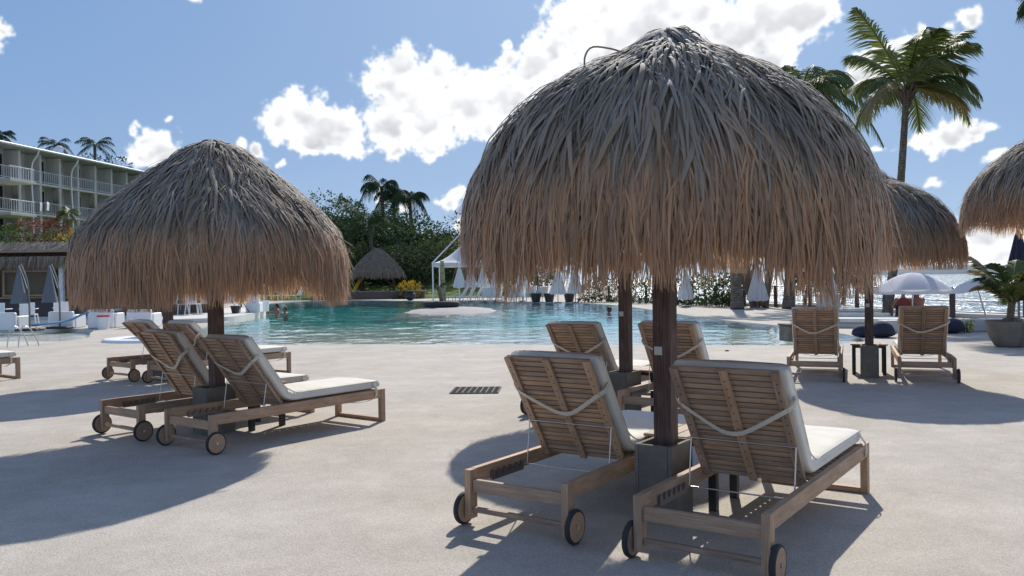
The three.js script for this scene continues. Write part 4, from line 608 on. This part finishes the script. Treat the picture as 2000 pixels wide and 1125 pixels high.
{ // thatched hut on its low terrace
  const c = atDepth(738, 560, 72), o = thing('thatched_hut', 'square thatched hut with a pointed roof on the grass terrace', 'hut', [c[0], .35, c[2]], .12), r = RNG(610), leaf = fresh(), W = 2.25, H0 = 1.35, H1 = 3.95;
  for (let f = 0; f < 4; f++) { const rot = f * Math.PI / 2; for (let i = 0; i < 1900; i++) { const t = Math.sqrt(r()), half = lerp(.12, W, Math.pow(t, .9)), x = (r() * 2 - 1) * half, y = lerp(H1, H0 + .45, Math.pow(t, 1.15)), z = half, l = .35 + r() * .35, w = .03 + r() * .03, dy = -l * (.62 + .3 * t), dz = l * (.75 - .5 * t); const b = leaf.pos.length / 3, cr = Math.cos(rot), sr = Math.sin(rot), P = (px, py, pz) => leaf.pos.push(px * cr + pz * sr, py, -px * sr + pz * cr); P(x - w, y, z + .02); P(x + w, y, z + .02); P(x + w * .5 + x * .04, y + dy, z + dz + r() * .05); P(x - w * .5 + x * .04, y + dy, z + dz + r() * .05); const cc = mixc(grey(r), brown(r), r() * .4).map((q) => q * .7); for (let k = 0; k < 4; k++) leaf.col.push(...cc); leaf.idx.push(b, b + 1, b + 2, b, b + 2, b + 3); } }
  part('thatch_roof', geoOf(leaf), M.thatch, o).userData.kind = 'stuff';
  part('roof_shell', new THREE.ConeGeometry(W * 1.38, H1 - H0 - .35, 4, 1, true).rotateY(Math.PI / 4).translate(0, (H1 + H0 + .3) / 2 - .1, 0), M.lining, o);
  for (const [x, z] of [[-1, -1], [1, -1], [-1, 1], [1, 1]]) part('post', rod([x * 1.35, -.2, z * 1.35], [x * 1.3, 2.0, z * 1.3], .11, 9), M.post, o);
  part('brace', rod([1.35, .6, 1.35], [.2, 1.75, 1.35], .09, 8), M.post, o);
  const w = atDepth(745, 576, 68.6); struct('terrace_wall', box(6.8, .62, .4, w[0] + .1, .28, w[2], .03), std({ color: lin(.16, .115, .10), roughness: .95 })); struct('terrace_wall', box(6.9, .06, .5, w[0] + .1, .62, w[2], .01), M.stone);
  const k = atDepth(697, 560, 70.2), ky = thing('slide', 'yellow curved slide at the side of the thatched hut', 'slide', [k[0], .3, k[2]]); part('chute', ribbon([[-.35, -.1, .3], [-.15, .45, .2], [.15, 1.1, 0], [.5, 1.5, -.2]], .62, () => [.6, 0, .8], .05), M.yellow, ky); part('support', rod([.3, -.3, -.1], [.35, 1.35, -.1], .05, 7), M.post, ky);
}
{ // red-brown wall with white sunbeds behind the ragged parasol side
  const a = atDepth(600, 586, 66), b = atDepth(690, 586, 68.3); struct('terrace_wall', box(b[0] - a[0], .75, .4, (a[0] + b[0]) / 2, .35, -67.4, .03), std({ color: lin(.14, .10, .09), roughness: .95 })); }
function sunbed(label, pos, turn, group) { const o = thing('white_sunbed', label, 'sunbed', pos, turn, group); part('bed', box(.64, .05, 1.25, 0, .32, -.2, .02), M.white, o); const b = part('backrest', box(.64, .72, .05, 0, .36, 0, .02), M.white, o); b.position.set(0, .32, .42); b.rotation.x = .5; for (const [x, z] of [[-1, -.7], [1, -.7], [-1, .35], [1, .35]]) part('leg', rod([x * .28, .3, z], [x * .28, 0, z], .025, 7), M.white, o); return o; }
const GS = 'white sunbeds in a row on the far deck';
for (const [u, z, tn] of [[892, 57.6, 1.3], [906, 57.4, 1.3], [921, 57.2, 1.3], [948, 54.6, .2], [968, 54.5, .2], [992, 54.2, .2], [1012, 54.2, .2], [1034, 54, .2], [1056, 53.8, .2]]) { const p = atDepth(u, 585, z); sunbed('white plastic sunbed with raised back on the far deck', [p[0], 0, p[2]], tn, GS); }
for (const [u, z, tn, l] of [[540, 67, 1.2, 'white sunbed standing alone on the grass behind the bar'], [575, 67, 1.2, 'white sunbed before the red-brown wall'], [632, 65.9, 1.4, 'white sunbed under the ragged parasol hem line']]) { const p = atDepth(u, 580, z); sunbed(l, [p[0], .1, p[2]], tn); }
{ // white tent
  const A = onGround(849, 588), B = onGround(894, 589), o = thing('white_tent', 'white peaked tent with swooping roof on the far deck', 'tent', [A[0], 0, A[2]]), S = 5.4, hE = 2.52, hP = 4.7, n = 24, pos = [], idx = [];
  for (let j = 0; j <= n; j++) for (let i = 0; i <= n; i++) { const u = i / n * 2 - 1, v = j / n * 2 - 1, m = Math.max(Math.abs(u), Math.abs(v)), y = hE + .12 + (hP - hE) * Math.pow(1 - m, 1.7) * .95 + .25 * (1 - m); pos.push(S / 2 + u * S / 2, y, -S / 2 + 1.1 + v * S / 2); } for (let j = 0; j < n; j++) for (let i = 0; i < n; i++) { const a = j * (n + 1) + i; idx.push(a, a + 1, a + n + 2, a, a + n + 2, a + n + 1); }
  const g = new THREE.BufferGeometry(); g.setAttribute('position', new THREE.Float32BufferAttribute(pos, 3)); g.setIndex(idx); g.computeVertexNormals(); part('roof', g, M.whiteCloth, o);
  const z0 = -S + 1.1, z1 = 1.1; part('valance', merge([box(S, .26, .02, S / 2, hE, z1, 0), box(S, .26, .02, S / 2, hE, z0, 0), box(.02, .26, S, 0, hE, (z0 + z1) / 2, 0), box(.02, .26, S, S, hE, (z0 + z1) / 2, 0)]), M.whiteCloth, o);
  for (const [x, z] of [[0, z0], [S, z0], [0, z1], [S, z1], [S / 3, z1]]) part('pole', cyl(.05, .05, hE + .1, x, 0, z, 10), M.white, o);
  part('frame_rail', rod([-.05, hE + .1, z1], [S / 2, hP + 1.0, (z0 + z1) / 2], .045, 7), M.white, o);
  const q = onGround(868, 590), p2 = thing('bamboo_pole', 'thick yellow-green pole standing before the white tent', 'pole', q); part('stem', rod([0, 0, 0], [-.12, 2.72, 0], .13, 10), std({ color: lin(.32, .30, .15), roughness: .7 }), p2); for (let k = 1; k < 6; k++) part('node', new THREE.TorusGeometry(.13, .02, 6, 14).rotateX(Math.PI / 2).translate(-.02 * k, k * .48, 0), M.wood, p2);
}
const GP = 'closed white parasols on the far deck';
for (const [u, z, H, hem, l] of [[898, 55.6, 2.3, .95, 0], [920, 55.6, 2.3, .95, 0], [944, 55.4, 2.3, .95, 0], [969, 54.6, 2.1, .75, 0]]) { const p = atDepth(u, 585, z); furled('closed_parasol', 'closed white parasol in the row before the white tent', [p[0], 0, p[2]], H, .38, hem, M.whiteCloth, M.white, GP); }
for (const [u, v, H, R, hem, l] of [[1020, 589, 2.4, .42, .55, 'closed white parasol between the row of sunbeds and the railing'], [1090, 591, 2.0, .45, .5, 'closed white parasol next to the dark planter pots'], [1124, 591, 1.9, .42, .55, 'closed white parasol at the start of the railing'], [1340, 599, 1.72, .34, .35, 'closed white parasol in front of the leafy hedge'], [1480, 602, 1.95, .42, .33, 'closed white parasol between dead trunk and leaning palm'], [1619, 612, 1.85, .40, .12, 'closed cream parasol right behind the broad-slatted lounger']]) { const p = onGround(u, v); furled('closed_parasol', l, p, H, R, hem, M.whiteCloth, M.dull); }
for (const [u, l] of [[1047, 'small black pot by the last white sunbed'], [1073, 'black pot beside a closed white parasol'], [1112, 'black pot at the railing start']]) { const p = onGround(u, 590), o = thing('deck_pot', l, 'pot', p); part('body', cyl(.24, .34, .52, 0, 0, 0, 18), M.black, o); part('rim', new THREE.TorusGeometry(.34, .03, 6, 24).rotateX(Math.PI / 2).translate(0, .52, 0), M.black, o); }
// pool ladder on the far edge
{ const p = onGround(972, 592), o = thing('pool_ladder', 'grey pool ladder with slanting rails on the far edge', 'ladder', [p[0], 0, p[2]]); for (const s of [0, .6]) { part('rail', tube([[s - .3, -.3, .9], [s, .5, .2], [s + .25, .85, -.1], [s + .5, .7, -.3], [s + .55, 0, -.35]], .03, 20, 7), M.dull, o); } part('step', box(.55, .04, .12, .2, .1, .45, .01), M.dull, o); }
// long railing along the sea edge
{ const path = [[5.9, 52.0], [9.3, 44.7], [13.0, 37.2], [14.2, 27.5], [15.2, 25.2], [18, 20]], o = thing('sea_railing', 'wire and post railing along the sea edge', 'railing', [0, 0, 0]);
  const rails = [[], [], []]; for (let i = 0; i < path.length - 1; i++) { const a = path[i], b = path[i + 1], L = Math.hypot(a[0] - b[0], a[1] - b[1]), n = Math.max(1, Math.round(L / 1.9)); for (let k = 0; k < n; k++) { const x = lerp(a[0], b[0], k / n), z = lerp(a[1], b[1], k / n); part('post', box(.14, .98, .14, x, .49, -z, .015), M.post, o); } [.95, .55, .2].forEach((y, j) => part('rail', rod([a[0], y, -a[1]], [b[0], y, -b[1]], j ? .018 : .026, 7), j ? M.dull : M.steel, o)); } }
// sea-edge kerb and low walls
struct('sea_kerb', (() => { const g = []; const path = [[6.0, 52.3], [9.45, 44.9], [13.2, 37.2], [14.4, 27.6], [15.4, 25.3], [18.3, 20]]; for (let i = 0; i < path.length - 1; i++) { const a = path[i], b = path[i + 1], L = Math.hypot(a[0] - b[0], a[1] - b[1]); const q = box(.5, .14, L, 0, .07, 0, .02); q.rotateY(-Math.atan2(b[0] - a[0], b[1] - a[1])); g.push(q.translate((a[0] + b[0]) / 2 + .2, 0, -(a[1] + b[1]) / 2)); } return merge(g); })(), M.plaster);
{ const p = atDepth(1543, 660, 18.6); const o = thing('stone_block', 'low pale stone block with a dark cap at the pool corner', 'block', [p[0], 0, p[2]], .2); part('body', box(.30, .34, .42, 0, .17, 0, .02), M.concrete, o); part('cap', box(.34, .04, .46, 0, .36, 0, .01), M.wood, o); }
// low sunbeds, bags and wall at the sea side
for (const [u, v, z, tn, l] of [[1655, 622, 30, 1.0, 'low white mat sunbed near the slim young palm'], [1672, 632, 26, 1.1, 'low white mat sunbed behind the dark bean bags'], [1685, 642, 23, 1.2, 'low white mat sunbed right behind the dark bean bags']]) { const p = atDepth(u, v, z); const o = thing('mat_sunbed', l, 'sunbed', [p[0], 0, p[2]], tn); part('mat', box(.7, .12, 1.9, 0, .2, 0, .04), M.cushion, o); part('base', box(.6, .13, 1.7, 0, .066, 0, .02), M.plaster, o); }
for (const [u, v, z, s, l] of [[1683, 650, 19.5, .20, 'smaller navy bean bag beside the parasol post'], [1722, 645, 19.3, .27, 'larger navy bean bag behind the parasol post']]) { const p = atDepth(u, v, z); const g = new THREE.SphereGeometry(s, 24, 16), q = g.attributes.position; for (let i = 0; i < q.count; i++) { const y = q.getY(i); q.setY(i, y < 0 ? y * .45 : y * .95); const k = 1 + .12 * noise2(q.getX(i) * 6 + 9, q.getZ(i) * 6 + y * 5 + 9); q.setX(i, q.getX(i) * k * (y < 0 ? 1.1 : 1)); } g.computeVertexNormals(); solo('bean_bag', g.translate(p[0], s * .43, p[2]), M.navyCloth, l, 'bean bag'); }
{ const p = atDepth(1905, 655, 20.6); struct('low_wall', box(4.6, .30, .5, p[0] + .2, .15, p[2] - .4, .03), M.plaster); for (const [dx, w, l] of [[-.75, .62, 'dark folded bag on the ground by the yellow-green plant'], [.75, .6, 'dark bag under the low wall beside the potted palm']]) { const g = new THREE.SphereGeometry(.5, 20, 12), q = g.attributes.position; for (let i = 0; i < q.count; i++) { const y = q.getY(i), k = 1 + .25 * noise2(q.getX(i) * 7 + 3, y * 7 + q.getZ(i) * 4 + 3); q.setXYZ(i, q.getX(i) * w * k, y * .34 * k, q.getZ(i) * .5 * k); } g.computeVertexNormals(); solo('bag', g.translate(p[0] + dx, .17, p[2] + .25), M.navyCloth, l, 'bag'); } }
// lilac beach umbrella with two people sitting beneath
{ const c = atDepth(1782, 560, 25), o = thing('beach_umbrella', 'open lilac beach umbrella with a pale border over two sitting people', 'umbrella', [c[0], 0, c[2]]), R = 1.10, top = 1.47, n = 8;
  const pan = (r0, r1, y0, y1, sag) => { const pos = [], idx = [], seg = 64; for (let j = 0; j <= 6; j++) for (let k = 0; k <= seg; k++) { const t = j / 6, a = k / seg * 6.2832, f = Math.abs(Math.sin(a * n / 2)), rr = lerp(r0, r1, t) * (1 - .05 * f * t), y = lerp(y0, y1, Math.pow(t, sag)); pos.push(Math.cos(a) * rr, y - .02 * f * t, Math.sin(a) * rr); } for (let j = 0; j < 6; j++) for (let k = 0; k < seg; k++) { const a = j * (seg + 1) + k; idx.push(a, a + 1, a + seg + 2, a, a + seg + 2, a + seg + 1); } const g = new THREE.BufferGeometry(); g.setAttribute('position', new THREE.Float32BufferAttribute(pos, 3)); g.setIndex(idx); g.computeVertexNormals(); return g; };
  part('canopy', pan(.001, R, top, .98, 1.7), M.lilacCloth, o); part('border', pan(R * 1.0, R * 1.02, .98, .86, 1), M.whiteCloth, o);
  for (let k = 0; k < 8; k++) part('rib', rod([0, top - .03, 0], [Math.cos(k * .7854) * R * .97, .97, Math.sin(k * .7854) * R * .97], .006, 5), M.steel, o); part('pole', cyl(.02, .02, top, 0, 0, 0, 8), M.steel, o); part('tip', cyl(.015, .005, .07, 0, top, 0, 8), M.white, o); }

// ------------------------------------------------------------------ people
function sdf(caps, blend, c, half, res) { // smooth union of tapered capsules, meshed
  const mc = new MarchingCubes(res, M.skinA, false, false, 60000), n = res, f = mc.field; mc.isolation = 0;
  for (let k = 0; k < n; k++) for (let j = 0; j < n; j++) for (let i = 0; i < n; i++) {
    const x = c[0] + (i - n / 2) / (n / 2) * half, y = c[1] + (j - n / 2) / (n / 2) * half, z = c[2] + (k - n / 2) / (n / 2) * half; let s = 0;
    for (const [a, b, ra, rb] of caps) { const bx = b[0] - a[0], by = b[1] - a[1], bz = b[2] - a[2], t = clamp(((x - a[0]) * bx + (y - a[1]) * by + (z - a[2]) * bz) / (bx * bx + by * by + bz * bz + 1e-9), 0, 1), d = Math.hypot(x - a[0] - bx * t, y - a[1] - by * t, z - a[2] - bz * t) - lerp(ra, rb, t); s += Math.exp(-d / blend); }
    f[i + j * n + k * n * n] = clamp(blend * Math.log(s + 1e-30), -9, 9);
  }
  mc.update(); const N = mc.count, p = new Float32Array(mc.positionArray.slice(0, N * 3)), q = new Float32Array(mc.normalArray.slice(0, N * 3)); for (let i = 0; i < N; i++) for (let a = 0; a < 3; a++) p[3 * i + a] = p[3 * i + a] * half + c[a];
  const g = new THREE.BufferGeometry(); g.setAttribute('position', new THREE.BufferAttribute(p, 3)); g.setAttribute('normal', new THREE.BufferAttribute(q, 3)); return g;
}
const headCaps = (x, y, z, dz) => [[[x, y + .03, z], [x, y - .04, z + dz * .012], .088, .068], [[x, y - .05, z + dz * .05], [x, y - .055, z + dz * .055], .036, .034], [[x, y - .005, z + dz * .088], [x, y - .028, z + dz * .104], .010, .014], [[x - .083, y - .005, z], [x - .086, y - .03, z], .014, .011], [[x + .083, y - .005, z], [x + .086, y - .03, z], .014, .011], [[x - .02, y - .062, z + dz * .082], [x + .02, y - .062, z + dz * .082], .007, .007]];
function handCaps(w, d, side) { // from wrist w along unit d; five fingers
  const v = (a, b, c) => [w[0] + d[0] * a + side * b, w[1] + d[1] * a - c, w[2] + d[2] * a]; const out = [[v(0, 0, 0), v(.06, 0, 0), .026, .034]];
  [[-.030, .135, .008], [-.010, .150, .0088], [.010, .144, .0088], [.029, .122, .0078]].forEach(([o, l, r]) => { out.push([v(.07, o, 0), v(.07 + (l - .07) * .55, o * 1.15, .006), r * 1.1, r], [v(.07 + (l - .07) * .55, o * 1.15, .006), v(l, o * 1.2, .022), r, r * .85]); });
  out.push([v(.02, -.03, 0), v(.055, -.058, .008), .012, .010], [v(.055, -.058, .008), v(.085, -.062, .018), .010, .0085]); return out;
}
function figureGeo(body, head, hands) { const list = [sdf(body.caps, .018, body.c, body.half, 64)]; list.push(sdf(head.caps, .010, head.c, .17, 56)); for (const h of hands) list.push(sdf(h.caps, .004, h.c, .13, 56)); return merge(list); }
function sitter(label, pos, turn, skin, cloth, lean, seed) { // sits on the ground with drawn-up knees, facing -z (the sea)
  const o = thing('person', label, 'person', pos, turn, null), L = lean, caps = [];
  const hip = [0, .13, 0], chest = [0, .46, .02 + L], neck = [0, .62, .0 + L], add = (a, b, r, s) => caps.push([a, b, r, s]);
  add([-.07, .13, 0], [.07, .13, 0], .115, .115); add([0, .14, 0], [0, .3, .02 + L * .5], .125, .115); add([-.09, .47, .02 + L], [.09, .47, .02 + L], .105, .105); add([0, .3, .02 + L * .5], chest, .115, .13); add([0, .52, .01 + L], [0, .66, -.01 + L], .055, .05);
  const hands = []; for (const s of [-1, 1]) { const sh = [s * .185, .54, .01 + L], el = [s * .26, .32, -.1 + L], wr = [s * .17, .36, -.33]; add(sh, el, .052, .042); add(el, wr, .042, .029); add([s * .09, .13, 0], [s * .14, .44, -.36], .085, .06); add([s * .14, .44, -.36], [s * .13, .07, -.62], .058, .038); add([s * .13, .05, -.60], [s * .14, .035, -.80], .038, .028); const d = [-s * .25, -.1, -.96]; hands.push({ caps: handCaps(wr, d, s * .9), c: [wr[0] + d[0] * .07, wr[1] - .01, wr[2] + d[2] * .07] }); }
  const hc = [0, .80, -.02 + L]; part('body', figureGeo({ caps, c: [0, .36, -.3], half: .62 }, { caps: [...headCaps(hc[0], hc[1], hc[2], -1), [[0, .62, -.01 + L], [0, .74, -.01 + L], .05, .048]], c: hc }, hands), skin, o);
  part('hair', sdf([[[0, .845, .015 + L], [0, .80, .035 + L], .088, .082]], .01, [0, .82, L], .16, 32), M.hair, o);
  part('eyes', merge([-1, 1].map((s) => new THREE.SphereGeometry(.011, 8, 6).translate(s * .032, .80, -.098 + L))), M.hair, o);
  if (cloth) part('top', sdf([[[0, .22, .01 + L * .4], [0, .34, .02 + L * .6], .128, .124], [[-.085, .46, .02 + L], [.085, .46, .02 + L], .116, .116], [[0, .32, .02 + L * .5], [0, .46, .02 + L], .126, .137]], .018, [0, .36, .02], .34, 40), cloth, o);
  part('shorts', sdf([[[-.07, .13, 0], [.07, .13, 0], .122, .122], [[-.09, .14, 0], [-.115, .29, -.18], .096, .082], [[.09, .14, 0], [.115, .29, -.18], .096, .082]], .02, [0, .18, -.08], .36, 40), M.navyCloth, o); return o;
}
{ const a = atDepth(1764, 600, 25.6), b = atDepth(1794, 600, 25.5); sitter('person in a dark red top sitting under the lilac umbrella', [a[0], .12, a[2]], -.35, M.skinA, std({ color: lin(.20, .05, .06), roughness: .9 }), .04, 1); sitter('bare-backed person sitting under the lilac umbrella', [b[0], .12, b[2]], .3, M.skinB, null, -.03, 2); struct('beach_mat', box(1.9, .12, 1.7, (a[0] + b[0]) / 2, .06, a[2] - .2, .02), M.cushion); }
function swimmer(label, pos, turn, skin) { const o = thing('person', label, 'person', pos, turn, null); const caps = [[[-.15, -.16, 0], [.15, -.16, 0], .075, .075], [[0, -.15, 0], [0, -.4, .03], .13, .12], [[-.19, -.17, 0], [-.32, -.2, -.25], .05, .04], [[.19, -.17, 0], [.32, -.2, -.25], .05, .04], [[-.32, -.2, -.25], [-.26, -.17, -.45], .04, .03], [[.32, -.2, -.25], [.26, -.17, -.45], .04, .03]];
  const hands = [-1, 1].map((s) => ({ caps: handCaps([s * .26, -.17, -.45], [0, 0, -1], s), c: [s * .26, -.18, -.53] }));
  part('body', figureGeo({ caps, c: [0, -.2, -.12], half: .5 }, { caps: [...headCaps(0, .1, -.02, -1), [[0, -.1, 0], [0, .04, -.01], .055, .05]], c: [0, .08, -.02] }, hands), skin, o); part('hair', sdf([[[0, .145, .005], [0, .10, .03], .093, .088]], .01, [0, .12, .01], .16, 32), M.hair, o); part('eyes', merge([-1, 1].map((s) => new THREE.SphereGeometry(.011, 8, 6).translate(s * .032, .10, -.115))), M.hair, o); return o; }
{ const g = (u, v) => { const p = onGround(u, v); return [p[0], .02, p[2]]; }; swimmer('swimmer with only head above water near the middle parasol post', g(1190, 611), .4, M.skinB); swimmer('swimmer with only head above water off the bar terrace tip', g(557, 609), 2.2, M.skinB); const p = g(541, 611); swimmer('bather at the tip of the bar terrace, shoulders out of the water', [p[0], .22, p[2]], 1.4, M.skinB); }

// ------------------------------------------------------------------ potted palm, navy parasol, second umbrella
{ const p = onGround(1972, 677), t = thing('potted_palm', 'bushy palm in a big grey stone bowl by the sea wall', 'potted plant', p);
  part('pot', new THREE.LatheGeometry([[.0, 0], [.22, 0], [.26, .02], [.36, .2], [.42, .46], [.43, .5], [.40, .5], [.38, .44], [0, .43]].map(([a, b]) => new THREE.Vector2(a, b)), 36), M.concrete, t);
  part('trunk', tube([[0, .4, 0], [.02, .6, 0], [.05, .85, 0]], .07, 6, 8), M.bark, t);
  const r = RNG(700); for (let k = 0; k < 18; k++) { const f = part('frond', frondGeo(.62 + r() * .3, 1.9 - .1 * (k % 12) + r() * .3, .75 + r() * .3, r, 26, .34, .3), k % 4 === 1 ? M.frondDry : k % 2 ? M.frond : M.frondDark, t); f.position.set(.05, .8, 0); f.rotation.y = k * 2.4; } }
{ const p = atDepth(1990, 600, 18.5); furled('closed_parasol', 'tall closed navy parasol behind the potted palm', [p[0], 0, p[2]], 2.36, .26, 1.15, M.navyCloth, M.dull); }
{ const c = atDepth(1925, 560, 21), o = thing('beach_umbrella', 'tilted pale beach umbrella half hidden by the potted palm', 'umbrella', [c[0], 0, c[2]]); const g = new THREE.SphereGeometry(.9, 32, 10, 0, 6.283, 0, .82).scale(.9, .75, .9).translate(0, .62, 0).rotateZ(.22); part('canopy', g, phy({ color: lin(.72, .70, .70), roughness: .95, transmission: .3, side: THREE.DoubleSide }), o); part('pole', rod([.1, 0, 0], [-.26, 1.28, 0], .02, 8), M.steel, o); }
{ const p = onGround(1420, 686), o = thing('pebble', 'tiny dark pebble on the terrace before the pool edge', 'pebble', p); part('stone', new THREE.DodecahedronGeometry(.03, 1).scale(1.4, .5, 1).translate(0, .012, 0), M.wood, o); }

renderer.render(scene, camera);
